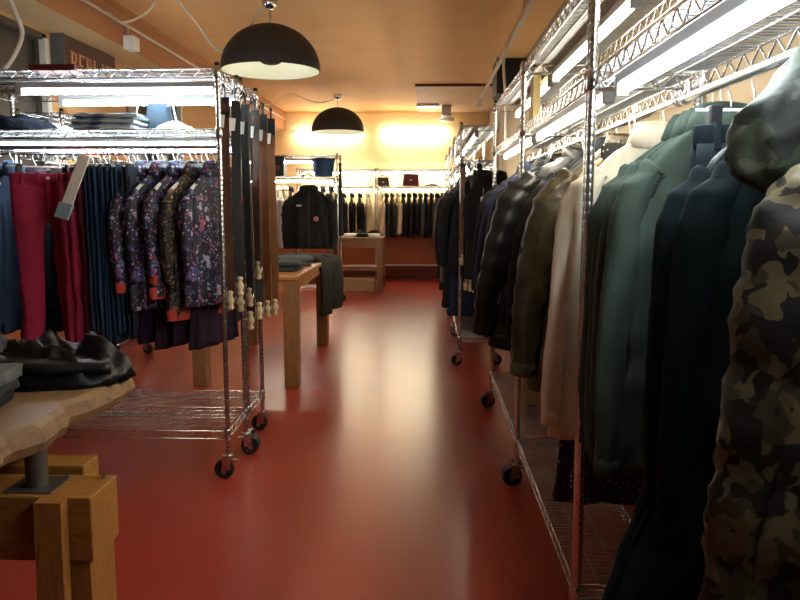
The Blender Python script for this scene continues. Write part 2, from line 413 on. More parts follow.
# ------------------------------------------------------------------ garments
def lerp_profile(prof, z):
    for (z0, *a), (z1, *b_) in zip(prof, prof[1:]):
        if z <= z1 or (z1, *b_) == prof[-1]:
            t = 0 if z1 == z0 else max(0, min(1, (z-z0)/(z1-z0)))
            t = t*t*(3-2*t)*.5 + t*.5
            return [p+(q-p)*t for p, q in zip(a, b_)]
def sup(th, e):
    c, s = math.cos(th), math.sin(th)
    return math.copysign(abs(c)**(2/e), c), math.copysign(abs(s)**(2/e), s)
def ridge(x, y, z): return (1-abs(nz(x, y, z))*2.2)
def body_mesh(seed, w, L, th, flare=1.05, quilt=0., folds=.012, n=48, neck=.17, drop=.135, qp=.092):
    prof = [(-L, w*.5*flare, th*.5), (-L+.03, w*.505*flare, th*.55), (-L*.6, w*.5, th*.56), (-drop-.16, w*.49, th*.56), (-drop-.06, w*.49, th*.5),
            (-drop, w*.485, th*.36), (-drop*.55, w*.37, th*.36), (-.02, w*.23, th*.34), (0, w*neck, th*.33)]
    zs = [-L+i*(L-.10)/(34 if not quilt else 60) for i in range(35 if not quilt else 61)] + [-drop, -drop*.85, -drop*.7, -drop*.55, -drop*.4, -.03, -.018, -.008, 0]
    rs = []
    for z in sorted(set(round(q, 4) for q in zs)):
        hw, ht = lerp_profile(prof, z)
        ring = []
        k = min(1, max(0, (-z-.03)/.25))
        for j in range(n):
            a = 2*PI*j/n; cx, cy = sup(a, 2.7)
            d = nz(cx*2.6+seed*3.1, cy*2.6+seed, z*1.1+seed)*folds*2.2*k + nz(cx*6+seed, cy*6-seed, z*2.5)*folds*k
            d += nz(cx*2+seed, z*14+seed*2, cy*2)*folds*.5 + (ridge(cx*3.2+seed*2+z*.8, cy*1.5, z*1.6+seed)**3-.3)*folds*.9*k
            if quilt: d += quilt*(abs(math.sin(PI*(z+L)/qp))**.6-.6)*min(1, (-z)/.08+.2) + nz(cx*10, cy*10, z*25+seed)*.005
            ring.append((cx*(hw+d), cy*(ht+d*1.15), z))
        rs.append(ring)
    return MB().rings(rs).mesh('body', True)
def sleeve_mesh(seed, s, w, SL, out=.05, r=.062, quilt=0., fwd=0.0, drop=.135, wr=1.0, qp=.085):
    pts = []
    sx = w*.5-.045
    key = [(sx, -drop+.022, r*.55), (sx+.035, -drop-.02, r*.9), (sx+.05+out*.3, -drop-.09, r*1.0), (sx+.05+out*.75, -drop-SL*.42, r*.9), (sx+.045+out, -drop-SL*.72, r*.78), (sx+.035+out*.95, -drop-SL, r*.62)]
    M = 44; n = 20; rs = []
    for i in range(M+1):
        t = i/M*(len(key)-1); k = min(int(t), len(key)-2); f = t-k
        x, z, rr = [p+(q-p)*f for p, q in zip(key[k], key[k+1])]
        y = fwd*math.sin(i/M*PI*.6)*-.06
        ring = []
        for j in range(n):
            a = 2*PI*j/n; cx, cy = math.cos(a), math.sin(a)
            d = (ridge(cx*1.2+seed, cy*1.2+z*7, z*15+seed*5)**2-.4)*.009*wr + nz(cx*2, cy*2+seed, z*2.5)*.007 + (ridge(cx*2.2+seed, cy*2.2, z*2+seed)**3-.3)*.006 + nz(cx*3+seed, cy*3, z*24)*.004*wr
            if quilt: d += quilt*(abs(math.sin(PI*z/qp))**.6-.5)
            ring.append((s*(x+cx*(rr*.86+d)), y+cy*(rr*.66+d), z + (cx*.02 if i < 3 else 0)))
        rs.append(ring)
    return MB().rings(rs).mesh('sleeve', True)
def cuff_mesh(s, w, SL, out=.05, r=.062, drop=.135):
    x = s*(w*.5-.045+.035+out*.95); z = -drop-SL; rs = []
    for dz, k in ((.035, .64), (.03, .70), (-.005, .70), (-.01, .6)):
        rs.append([(x+s*math.cos(2*PI*j/16)*r*k*.88, math.sin(2*PI*j/16)*r*k*.70, z+dz) for j in range(16)])
    return MB().rings(rs).mesh('cuff', True, .8)
def collar_mesh(w, th, h=.05, kind='stand'):
    n = 24; rs = []
    prof = [(1.02, -.012), (1.06, .0), (1.0, h*.6), (.97, h), (.88, h), (.85, h*.5), (.84, 0)]
    if kind == 'fold': prof = [(.95, 0), (.93, h), (.99, h*1.1), (1.18, h*.55), (1.32, -.012), (1.24, -.014), (1.1, h*.3)]
    for k, z in prof:
        rs.append([(math.cos(2*PI*j/n)*w*.19*k, math.sin(2*PI*j/n)*th*.42*k, z - .02*(math.sin(2*PI*j/n) < -.3)*abs(math.sin(2*PI*j/n)) - .03*abs(math.cos(2*PI*j/n))**2*.5) for j in range(n)])
    return MB().rings(rs, False, False).mesh('collar', True)
def hood_mesh(seed, h=.27):
    rs = []; n = 40
    for i in range(23):
        t = i/22; z = -h*.62+t*h
        xl = -.135+.10*max(0, t-.35)**1.6*1.9-.015*math.sin(t*5); xr = .17
        th = .058*math.sin(PI*min(1, .22+t*.78))**.7
        k = 1-.35*max(0, .12-t)/.12
        ring = []
        for j in range(n):
            a = 2*PI*j/n; ux, uy = sup(a, 2.6)
            d = (ridge(ux*1.6+seed, z*9+ux*2, uy+seed)**3-.3)*.012+nz(ux*3+seed, uy*2, z*16)*.009
            ring.append(((xl+xr)/2+ux*((xr-xl)/2*k+d), uy*(th*k+d), z+.02*ux*t))
        rs.append(ring)
    return MB().rings(rs).mesh('hood', True)
def zip_mesh(L, th, y=-1):
    mb = MB(); zs = [-.03-i*(L-.05)/14 for i in range(15)]
    hts = [th*.36 if z > -.08 else (th*.5 if z > -.16 else th*.565) for z in zs]
    rs = [[(-.011, -h-.004, z), (.011, -h-.004, z), (.011, -h-.010, z), (-.011, -h-.010, z)] for z, h in zip(zs, hts)]
    return mb.rings(rs).mesh('zip', False)
def pocket_mesh(s, w, L, th):
    mb = MB(); x = s*w*.27; z = -L*.66; y = -th*.56
    m = Matrix.Translation((x, y, z)) @ Matrix.Rotation(s*.5, 4, 'Y')
    return mb.box((-.01, -.011, -.065), (.012, .012, .065), m).mesh('pocket', False)
def button_row(L, th, n=6):
    mb = MB()
    for i in range(n):
        z = -.10-i*(L-.2)/(n-1)
        rs = [[(math.cos(2*PI*j/12)*rr, -th*.56-dy, z+math.sin(2*PI*j/12)*rr) for j in range(12)] for rr, dy in ((.009, 0), (.010, .012), (.007, .015))]
        mb.rings(rs)
    return mb.mesh('buttons', True, .7)
def hem_mesh(w, L, th, flare, h=.05):
    rs = []
    for z, k in ((-L-.012, .96), (-L-.008, 1.05), (-L+h-.01, 1.07), (-L+h, 1.03)):
        rs.append([(sup(2*PI*j/32, 2.7)[0]*w*.5*flare*k, sup(2*PI*j/32, 2.7)[1]*th*.58*k, z) for j in range(32)])
    return MB().rings(rs).mesh('hem', True, .8)

def hanger(desc, x, y, z, rz, mat, kind='shoulder', wide=.40, group=None):
    """z = rod centre height"""
    root = thing('clothes_hanger', desc, 'hanger', (x, y, z), rz, group)
    def hook():
        pts = [(-.021+0, 0, -.006)]
        pts = [(.0165*math.cos(a), 0, .0165*math.sin(a)) for a in [PI*1.12-i*PI*1.25/10 for i in range(11)]]
        pts += [(.012, 0, -.022), (.002, 0, -.034), (0, 0, -.045), (0, 0, -.075)]
        pts = [(0+p[1], p[0], p[2]) for p in pts]
        return MB().tube(pts, .0022, 6).mesh('hook', True)
    part('hook', cm('hook', hook), steel, root, label='bent metal hook')
    if kind == 'shoulder':
        def arms():
            pts = [(wide*.5*math.sin(t*PI/2), 0, -.110-.125*(abs(t)**1.2)) for t in [i/8-1 for i in range(17)]]
            return MB().tube(pts, [.006+.003*abs(p[0])/wide*2 for p in pts], 8, sx=1.2).mesh('arms', True)
        part('shoulder_bar', cm(('arms', wide), arms), mat, root)
    else:
        part('bar', cm(('bar', wide), lambda: MB().tube([(-wide/2, 0, -.08), (wide/2, 0, -.08)], .004, 8).mesh('bar', True)), mat, root)
        for s in (-1, 1) if kind == 'clip' else ():
            part('clip', cm('clip', lambda: bevel_box((-.014, -.013, -.135), (.014, .013, -.07), .003)), black_plastic, root, (s*wide*.34, 0, 0))
    return root

def jacket(name, label, cat, x, y, z, rz, mat, L=.72, w=.44, th=.10, SL=.58, seed=1, quilt=0., flare=1.05, out=.05, r=.062, trim=None, collar='stand', front='zip', hood=False, hem=None, group=None, folds=.012, sleeves=True, pockets=False, cuff=True, tilt=0., wr=.35, qp=.092, collar_mat=None, trim_lab=None, hem_lab=None):
    root = thing(name, label, cat, (x, y, z), rz, group)
    root.rotation_euler = (0, tilt, rz)
    key = (seed, L, w, th, flare, quilt, folds)
    part('body', cm(('body',)+key, lambda: body_mesh(seed, w, L, th, flare, quilt, folds, qp=qp)), mat, root)
    if sleeves:
        for s in (-1, 1):
            sl = part('sleeve', cm(('sl', s, SL, out, r, wr)+key, lambda: sleeve_mesh(seed+s*.37, s, w, SL, out, r, quilt, wr=wr, qp=qp)), mat, root)
            if cuff: part('cuff', cm(('cuff', s, w, SL, out, r), lambda: cuff_mesh(s, w, SL, out, r)), trim or mat, sl)
    if hood: part('hood', cm(('hood', seed), lambda: hood_mesh(seed)), mat, root, (0, .03, .02) if hood is True else hood)
    if collar: part('collar', cm(('collar', w, th, collar), lambda: collar_mesh(w, th, .05, collar)), collar_mat or trim or mat, root, label=trim_lab)
    if front == 'zip': part('zip', cm(('zip', L, th), lambda: zip_mesh(L, th)), steel, root, label='metal front zip')
    if front == 'buttons': part('button_row', cm(('btn', L, th), lambda: button_row(L, th)), black_plastic, root, label='row of dark round buttons')
    if pockets:
        for s in (-1, 1): part('pocket', cm(('pk', s, w, L, th), lambda: pocket_mesh(s, w, L, th)), trim or mat, root)
    if hem: part('hem', cm(('hem', w, L, th, flare), lambda: hem_mesh(w, L, th, flare)), hem, root, label=hem_lab)
    return root

def trouser_meshes(seed, w, L, th, folded=False):
    n = 24
    def ring(cx, hw, ht, z, sd, amp=.008, e=2.5):
        out = []
        for j in range(n):
            a = 2*PI*j/n; ux, uy = sup(a, e)
            d = nz(ux*2+sd, uy*2, z*9+sd)*amp + nz(ux*1.3, uy+sd, z*3)*amp
            out.append((cx+ux*(hw+d), uy*(ht+d), z))
        return out
    wb = MB().rings([ring(0, w*.5+k, th*.42+k, z, seed, .002) for z, k in ((-.045, .001), (-.042, .004), (0, .004), (.002, 0)) ]).mesh('waistband', True, .9)
    legs = []
    for s in (-1, 1):
        rs = []
        for i in range(34):
            t = i/33; z = -.040-t*(L-.04); c = max(0, min(1, (-z-.20)/.10)); q = max(0, (-z-.24)/(L-.24))
            if folded:
                hw = w*.5*(1-.30*q**.6); off = 0; yo = s*th*.22; ht = th*.32*(1-.2*q)
            else:
                hw = w*(.262-.035*c-.10*q**.6); off = s*w*(.243+.02*c+.05*q); yo = 0; ht = th*(.43+.08*min(1, t*6)-.12*q)
            rs.append([(p[0], p[1]+yo, p[2]) for p in ring(off, hw, ht, z, seed+s*2.3, .002+.010*min(1, t*3), 2.3)])
        legs.append(MB().rings(rs).mesh('leg', True))
    fly = MB().box((-.012, -th*.52, -.20), (.012, -th*.46, -.04)).mesh('fly', False)
    loops = []
    for q in (-.36, -.13, .13, .36):
        loops.append(MB().box((w*q-.006, -th*.42-.008, -.052), (w*q+.006, -th*.42+.006, .006)).mesh('loop', False))
    pock = []
    for s in (-1, 1):
        m = Matrix.Translation((s*w*.27, th*.52, -.14))
        pock.append(MB().box((-.05, -.01, -.055), (.05, .012, .055), m).mesh('pocket', False))
    return wb, legs, fly, loops, pock
def trousers(name, label, x, y, z, rz, mat, L=1.02, w=.38, th=.07, seed=1, group=None, folded=False, tag_card=False, cat='trousers'):
    root = thing(name, label, cat, (x, y, z), rz, group)
    wb, legs, fly, loops, pock = cm(('tr', seed, w, L, th, folded), lambda: trouser_meshes(seed, w, L, th, folded))
    b_ = part('waistband', wb, mat, root); [part('belt_loop', l_, mat, b_) for l_ in loops]
    for l in legs: part('leg', l, mat, root)
    for p in pock: part('pocket', p, mat, root)
    part('fly', fly, mat, root)
    part('button', cm(('jb', th), lambda: MB().rings([[(math.cos(2*PI*j/10)*r_, -th*.44-dy, -.022+math.sin(2*PI*j/10)*r_) for j in range(10)] for r_, dy in ((.009, 0), (.009, .008), (.006, .010))]).mesh('button', True, .7)), steel, root, label='small metal waist button')
    if tag_card: part('size_card', bx((.02, -th*.42-.012, -.10), (.10, -th*.42-.008, -.01)), card_white, root, label='white printed size card')
    return root
def folded_hung(name, label, x, y, z, rz, mat, L=.88, w=.34, th=.045, seed=1, group=None, cat='trousers'):
    root = thing(name, label, cat, (x, y, z), rz, group)
    for q, s in enumerate((-1, 1)):
        def mk():
            rs = []; n = 30
            for i in range(34):
                t = i/33; z_ = .0 if i == 0 else -L*t**1.35
                k = min(1, (.02+(-z_)/.03))**.5
                ring = []
                for j in range(n):
                    a = 2*PI*j/n; ux, uy = sup(a, 3)
                    d = nz(ux*2+seed*3+s, uy*2, z_*4)*.008 + (ridge(ux*2+seed+s, uy, z_*1.5+seed)**3-.3)*.007*min(1, -z_*6)
                    ring.append((ux*(w*.5*(1-.10*t)*(.86+.14*k)+d), s*th*.25+uy*(th*.27*k+d*.7), z_-.004*s))
                rs.append(ring)
            return MB().rings(rs).mesh('leg', True)
        part('leg', cm(('fh', seed, L, w, th, s), mk), mat, root)
    part('waistband', cm(('fhw', w, th), lambda: bevel_box((-w*.47, -th*.56, -.10), (w*.47, -th*.50, -.055), .003)), mat, root)
    return root
def skirt(name, label, x, y, z, rz, mat, L=1.0, w=.34, th=.10, seed=1, group=None, cat='dress', top=.34, straps=True):
    root = thing(name, label, cat, (x, y, z), rz, group)
    def mk():
        n = 48; rs = []
        for i in range(24):
            t = i/23; z_ = -.02-t*(L-.02)
            hw = top*.5+(w*1.25-top)*.5*t; ht = th*(.30+.35*t)
            ring = []
            for j in range(n):
                a = 2*PI*j/n; ux, uy = sup(a, 2.4)
                d = math.sin(a*9+seed+2*nz(t*2, seed, 0))*.010*t + nz(ux*3+seed, uy*3, z_*2)*.014*t
                ring.append((ux*(hw+d), uy*(ht+d), z_))
            rs.append(ring)
        return MB().rings(rs).mesh('skirt', True)
    part('body', cm(('skirt', seed, L, w, th, top), mk), mat, root)
    def wbm(): return MB().rings([[(sup(2*PI*j/32, 2.4)[0]*(top*.5+.004), sup(2*PI*j/32, 2.4)[1]*(th*.31+.004), z_) for j in range(32)] for z_ in (-.05, -.045, -.01, -.006)]).mesh('band', True, .8)
    part('waistband', cm(('skb', th, top), wbm), mat, root)
    if straps:
        for s in (-1, 1):
            part('strap', cm(('stp', s, th, top), lambda: MB().tube([(s*top*.3, -.02, -.03), (s*top*.22, 0, .0), (s*top*.3, .02, -.03)], .006, 6).mesh('strap', True)), mat, root)
    return root

F = {}
def fab(key, col, **kw):
    if key not in F: F[key] = fabric('fabric_'+key, col, **kw)
    return F[key]
black = fab('black', (.010, .010, .011)); ink = fab('ink', (.012, .015, .024)); navy = fab('navy', (.017, .036, .078)); midnight = fab('midnight', (.014, .018, .045))
navy_lit = fab('navy_tube_lit', (.026, .06, .125)); maroon = fab('maroon', (.30, .018, .055)); wine = fab('wine', (.075, .007, .016))  # navy_lit is navy with tube light on the tops put into the colour
sage = fab('sage', (.040, .055, .044), spec=.12); sage2 = fab('sage_pale', (.048, .065, .050), spec=.12); pine_green = fab('bottle_green', (.0028, .0062, .0066), spec=.10); teal = fab('deep_teal', (.0038, .0085, .0095), spec=.10)
beige = fab('beige', (.70, .60, .45)); cream = fab('cream', (.66, .56, .40)); olive = fab('olive', (.055, .043, .024)); charcoal = fab('charcoal', (.025, .025, .026)); brown = fab('brown', (.055, .034, .022))
plum = fab('plum', (.020, .007, .020)); white_f = fab('white', (.72, .70, .64)); grey_f = fab('grey', (.075, .08, .075)); denim_dark = fab('denim_ink', (.016, .022, .038)); coral = fab('coral', (.45, .06, .045)); taupe = fab('taupe', (.13, .10, .07)); stripe = None
bomber = leather('brown_bomber', (.052, .040, .020), .42); puffer_b = leather('black_nylon', (.010, .010, .011), .36, .45); blk_leather = leather('black_leather', (.005, .005, .005), .42, .22)
camo_near = camo('camo_leopard', [((.105, .080, .038), 0), ((.045, .034, .019), .52), ((.010, .008, .006), .54)], 15.0)
camo_green = camo('camo_green', [((.026, .031, .019), 0), ((.055, .056, .036), .56), ((.007, .008, .006), .50)], 12.0)
floral_a = floral('floral_navy', (.010, .012, .028), [(.45, .12, .2), (.10, .16, .40), (.40, .38, .5), (.16, .06, .20)], 17)
floral_b = floral('floral_ochre', (.012, .010, .012), [(.40, .20, .03), (.12, .08, .06), (.22, .16, .20), (.16, .10, .03)], 20)
floral_c = floral('floral_purple', (.010, .010, .024), [(.45, .40, .55), (.14, .10, .30), (.40, .08, .18), (.05, .09, .25)], 15)
jean_ink = fab('jean_ink', (.007, .014, .018))
dots, nt, b = nmat('black_dotted')
vo = N(nt, 'ShaderNodeTexVoronoi', Scale=55.0, Randomness=.6); nt.links.new(coords(nt), vo.inputs['Vector'])
nt.links.new(ramp(nt, vo.outputs['Distance'], [(.0, (.4, .37, .3)), (.2, (.010, .010, .010))], 'CONSTANT'), b.inputs['Base Color']); b.inputs['Roughness'].default_value = .7
stripe_m, nt, b = nmat('striped_cream')
wv = N(nt, 'ShaderNodeTexWave', Scale=22.0); nt.links.new(coords(nt), wv.inputs['Vector'])
nt.links.new(ramp(nt, wv.outputs['Fac'], [(.0, (.55, .44, .26)), (.62, (.22, .15, .07))], 'CONSTANT'), b.inputs['Base Color']); b.inputs['Roughness'].default_value = .8

NECK = .095
def hlab(d):
    for p in ('hanger holding the ', 'hanger with ', 'hanger: '):
        if len((p+d).split()) <= 16: return p+d
    return ' '.join(('hanger with '+d).split()[:16])
def on_right(kind, desc, y, off=0, rz=0, rodx=RODX, rodz=1.685, hmat=white_plastic, **kw):
    x = rodx+off; dz = kw.pop('dz', 0)
    hdesc = kw.pop('hdesc', None)
    grp = kw.get('group')
    if kind == 'jacket':
        jacket(kw.pop('name', 'jacket'), desc, kw.pop('cat', 'jacket'), x, y, rodz-NECK+dz, rz, **kw); wd = kw.get('w', .44)*.86; hk = 'shoulder'
    elif kind == 'trousers':
        trousers(kw.pop('name', 'trousers'), desc, x, y, rodz-.115, rz, **kw); wd = .26; hk = 'clip'
    else:
        skirt(kw.pop('name', 'dress'), desc, x, y, rodz-NECK, rz, **kw); wd = .34; hk = 'shoulder'
    hanger(hlab(hdesc or desc), x, y, rodz, rz, hmat, hk, wd, 'clothes hangers')

G1 = 'garments on the nearest right rack'
on_right('jacket', 'leopard camouflage puffer coat, nearest garment at right edge', 1.07, .12, .04, tilt=.11, hmat=white_plastic, dz=-.03, mat=camo_near, L=1.06, w=.50, th=.12, SL=.70, seed=3, quilt=.010, qp=.15, wr=1.2, out=.02, r=.072, hem=camo_near, hood=True, group=G1, name='puffer_coat', cat='coat')
on_right('jacket', 'green camouflage jacket whose hood droops left behind the leopard coat', 1.22, .20, .04, mat=camo_green, L=.74, w=.36, th=.09, SL=.50, seed=4, out=.0, hood=(-.275, -.04, -.01), group=G1, name='hooded_jacket')
on_right('jacket', 'long bottle green coat, darkest one beside the camouflage jackets', 1.40, .09, -.02, tilt=.07, dz=-.03, hmat=black_plastic, mat=pine_green, L=1.30, w=.46, th=.09, SL=.74, seed=5, flare=1.6, out=.0, wr=.2, front='buttons', collar='fold', group=G1, name='long_coat', cat='coat', folds=.016)
on_right('jacket', 'long dark teal coat just behind the bottle green coat', 1.51, .07, .03, tilt=.06, dz=-.03, hmat=black_plastic, mat=teal, L=1.22, w=.44, th=.07, SL=.70, seed=6, flare=1.5, out=.0, wr=.2, front='buttons', collar='fold', group=G1, name='long_coat', cat='coat', folds=.016)
on_right('trousers', 'dark ink jeans hung by black clips on the nearest right rack', 1.62, .02, .05, mat=jean_ink, L=1.08, w=.26, th=.07, seed=7, folded=True, tag_card=True, group=G1, name='jeans')
for i, (yy, m_) in enumerate(((1.74, sage2), (1.80, sage), (1.86, sage2), (1.94, sage))):
    on_right('jacket', 'sage green jacket, %s sage one counted from the dark jeans' % ORD[i], yy, .02+.004*i, .05-.03*i, tilt=.05, mat=m_, L=.88, w=.43, th=.05, SL=.74, seed=8+i, out=.02, r=.055, collar='fold', front='buttons', group=G1, folds=.014, pockets=True)
G2 = 'garments on the second right rack'
on_right('jacket', 'long beige coat with dark cuff buttons, hanging in the rack gap', 2.15, .0, .02, tilt=.09, hmat=hanger_wood, mat=beige, L=.94, w=.44, th=.07, SL=.76, seed=12, out=.02, front='buttons', collar='fold', group=G2, name='coat', cat='coat')
on_right('skirt', 'black dress with tiny pale dots below the beige coat', 2.24, -.06, .04, hmat=hanger_wood, mat=dots, L=1.16, w=.36, top=.20, th=.07, seed=2, group=G2)
on_right('jacket', 'tan striped shirt with folded collar behind the beige coat', 2.33, .05, .0, hmat=hanger_wood, mat=stripe_m, L=.62, w=.38, th=.07, SL=.45, seed=13, out=.0, collar='fold', front='buttons', group=G2, name='shirt', cat='shirt')
on_right('jacket', 'brown leather bomber jacket with creased sleeves beside the beige coat', 2.46, -.01, .10, tilt=.10, hmat=hanger_wood, mat=bomber, L=.86, w=.46, th=.12, SL=.68, seed=14, out=.06, wr=1.4, r=.075, group=G2, name='bomber_jacket', hem=bomber, pockets=True)
on_right('jacket', 'ink navy blazer just behind the brown bomber jacket', 2.66, -.0, .12, tilt=.11, hmat=hanger_wood, mat=ink, L=.78, w=.44, th=.08, SL=.62, seed=15, out=.06, collar='fold', front='buttons', group=G2, name='blazer')
on_right('jacket', 'black denim jacket behind the ink navy blazer', 2.80, .0, .10, tilt=.12, hmat=white_plastic, mat=black, L=.76, w=.44, th=.08, SL=.62, seed=16, out=.06, collar='fold', group=G2)
on_right('jacket', 'olive striped shirt standing up high between the black jackets', 2.92, .02, .0, hmat=hanger_wood, mat=stripe_m, L=.60, w=.36, th=.07, SL=.45, seed=17, out=.0, collar='fold', front=None, group=G2, name='shirt', cat='shirt')
on_right('jacket', 'black quilted puffer jacket bulging into the aisle', 3.10, -.03, .16, tilt=.17, mat=puffer_b, L=.86, w=.48, th=.12, SL=.68, seed=18, quilt=.009, out=.07, r=.078, group=G2, name='puffer_jacket', hem=puffer_b)
on_right('jacket', 'olive leather jacket half hidden behind the black puffer jacket', 3.27, .04, .06, hmat=hanger_wood, mat=olive, L=.70, w=.40, th=.08, SL=.55, seed=19, out=.02, group=G2)
G3 = 'garments on the third right rack'
row = [(3.46, black, 'black padded jacket', .014), (3.60, charcoal, 'charcoal jacket', 0), (3.74, ink, 'ink blue jacket', 0), (3.88, olive, 'olive jacket', 0), (4.02, black, 'black jacket', 0),
       (4.16, midnight, 'midnight blue jacket', 0), (4.30, brown, 'dark brown jacket', 0), (4.44, charcoal, 'charcoal jacket', 0), (4.57, black, 'black jacket', 0)]
for i, (yy, m_, d, q) in enumerate(row):
    on_right('jacket', '%s, %s garment along the third right rack' % (d, ORD[i]), yy, -.03+.02*math.sin(i*2.1), .12+.05*math.sin(i*1.7), tilt=.12+.04*math.sin(i*3.1), hmat=(white_plastic, hanger_wood)[i % 2], mat=puffer_b if q else m_, L=.78+.08*(i % 3), w=.44, th=.09, SL=.64, seed=20+(i % 4), quilt=q*.7, out=.04, collar=('stand', 'fold')[i % 2], group=G3)
FR = [('belt rack', 6.10, [black, midnight, black, charcoal, navy, black, ink, brown, black, white_f]),
      ('rack behind the belt rack', 7.46, [black, ink, taupe, black, midnight, charcoal, black, olive, black, ink]),
      ('farthest right rack', 8.84, [ink, black, charcoal, black, navy, black, taupe, black, ink, black])]
CN = {id(black): 'black', id(midnight): 'midnight blue', id(charcoal): 'charcoal', id(navy): 'navy', id(ink): 'ink blue', id(brown): 'dark brown', id(white_f): 'white', id(taupe): 'taupe', id(olive): 'olive',
      id(maroon): 'maroon', id(wine): 'dark wine', id(plum): 'plum', id(cream): 'cream', id(grey_f): 'grey', id(dots): 'dotted black', id(beige): 'beige', id(sage): 'sage'}
for nm, y0, ms in FR:
    for i, m_ in enumerate(ms):
        on_right('jacket', '%s jacket, %s garment along the %s' % (CN[id(m_)], ORD[i], nm), y0+i*.118, -.03+.03*math.sin(i*2.3), .08*math.sin(i*1.3), rodx=.45, hmat=white_plastic, mat=m_, L=.80+.13*((i*7) % 4), w=.42, th=.08, SL=.6, seed=20+(i % 4), out=.05, collar=('stand', 'fold')[i % 2], front=('zip', None)[i % 2], group='garments on the far right racks')

# ---- left front rack: garments hang across the rod (rotated 90 deg so that they face the right)
def on_left(kind, desc, x, off=0, rz=0, rody=3.595, rodz=1.66, hmat=white_plastic, wd=None, **kw):
    y = rody+off; r = PI/2+rz
    hdesc = kw.pop('hdesc', None)
    if kind == 'jacket':
        jacket(kw.pop('name', 'jacket'), desc, kw.pop('cat', 'jacket'), x, y, rodz-NECK, r, **kw); hk, wd = 'shoulder', wd or .40
    elif kind == 'trousers':
        trousers(kw.pop('name', 'trousers'), desc, x, y, rodz-.115, r, **kw); hk, wd = 'clip', wd or .36
    elif kind == 'folded':
        folded_hung('trousers', desc, x, y, rodz-.072, r, **kw); hk, wd = 'bar', .36
    else:
        skirt(kw.pop('name', 'dress'), desc, x, y, rodz-NECK, r, **kw); hk, wd = 'shoulder', wd or .34
    hanger(hlab(hdesc or desc), x, y, rodz, r, hmat, hk, wd, 'clothes hangers')
GA = 'garments on the left front rack'
for i, xx in enumerate((-2.40, -2.31, -2.22, -2.13)):
    on_left('jacket', 'dark navy jacket, %s from the left end of the left front rack' % ORD[i], xx, 0, .02*i-.03, mat=(midnight, navy)[i % 2], L=.78+.04*(i % 2), w=.42, th=.07, SL=.62, seed=30+i % 2, out=.03, collar='fold', front=None, group=GA)
for i, (xx, m_, o_) in enumerate(((-1.915, maroon, -.09), (-1.90, wine, .0), (-1.80, maroon, .0), (-1.755, maroon, .0), (-1.71, wine, .0))):
    d = ('bright maroon trousers facing out, on white hanger', 'dark wine trousers tucked behind the bright maroon pair', 'maroon trousers seen edge on, right of the bright pair', 'maroon trousers with pocket edge beside the white paper strip', 'dark wine trousers just behind the white paper strip')[i]
    if i == 1: continue
    on_left('trousers', d, xx, o_, (-.75 if i == 0 else .05), mat=m_, L=1.06, w=.33 if i == 0 else .38, th=.06, seed=33+(i % 2), group='maroon trousers')
# white paper strip
o = thing('paper_strip', 'long white printed paper strip dangling between maroon and navy trousers', 'tag', (-1.66, 3.31, 1.575), -.15)
o.rotation_euler = (-.3, 0, -.1)
m_ = Matrix.Rotation(.24, 4, 'Y')
part('strip_body', MB().box((.0, -.003, -.19), (.055, .003, .06), m_).mesh('strip', False), card_white, o)
part('printed_end', MB().box((-.012, -.005, -.26), (.06, .004, -.185), m_).mesh('strip_end', False), paint('denim_print', (.25, .38, .46), .7, .3), o, label='pale blue printed end')
for i, xx in enumerate((-1.66, -1.615, -1.57, -1.525, -1.48)):
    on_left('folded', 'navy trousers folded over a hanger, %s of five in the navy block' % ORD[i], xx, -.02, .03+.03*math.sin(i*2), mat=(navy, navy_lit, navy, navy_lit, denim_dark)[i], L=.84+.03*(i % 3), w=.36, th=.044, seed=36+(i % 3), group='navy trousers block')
fl = [(-1.425, floral_a, 'navy floral blouse', .60, coral), (-1.34, floral_c, 'lilac floral jacket', .70, None), (-1.255, floral_a, 'blue floral jacket with coral hem band', .63, coral), (-1.165, floral_b, 'ochre floral jacket', .74, coral), (-1.075, floral_c, 'lilac floral blouse beside the chrome post', .68, None)]
for i, (xx, m_, d, L, hm) in enumerate(fl):
    on_left('jacket', '%s, %s of the floral pieces from the navy trousers' % (d, ORD[i]), xx, .0, -.42-.05*(i % 2), mat=m_, L=L, w=.43, th=.055, SL=.42, seed=40+i % 3, out=.0, r=.05, front=None, collar='fold', trim=coral if i == 2 else None, collar_mat=m_, hem=hm, hem_lab='coral pink hem band' if hm else None, group='floral garments')
for i, xx in enumerate((-1.39, -1.305, -1.215, -1.13)):
    on_left('skirt', 'long plum dress, %s plum one hanging among the floral pieces' % ORD[i], xx, .07, -.3, mat=plum, L=.88+.03*(i % 2), w=.34, top=.24, th=.07, seed=4+i % 2, group='plum dresses')
for i in range(9):
    m_ = (black, ink, wine, black, navy, black, maroon, black, plum)[i]
    on_left('jacket', '%s garment, %s from the right on the hidden rear left rack' % (CN[id(m_)], ORD[i]), -1.12-i*.14, 0, .05*math.sin(i), rody=4.005, mat=m_, L=.84+.05*(i % 3), w=.40, th=.08, SL=.6, seed=20+i % 4, out=.02, front=None, collar='fold', group='garments on the rear left rack')
for i in range(8):
    m_ = (black, charcoal, ink, black, navy, black, charcoal, black)[i]
    on_right('jacket', '%s coat, %s garment along the left wall rack' % (CN[id(m_)], ORD[i]), 5.14+i*.15, 0, .05*math.sin(i), rodx=-2.76, mat=m_, L=.9, w=.38, th=.08, SL=.6, seed=20+i % 4, out=.0, front=None, collar='fold', group='garments on the left wall rack')
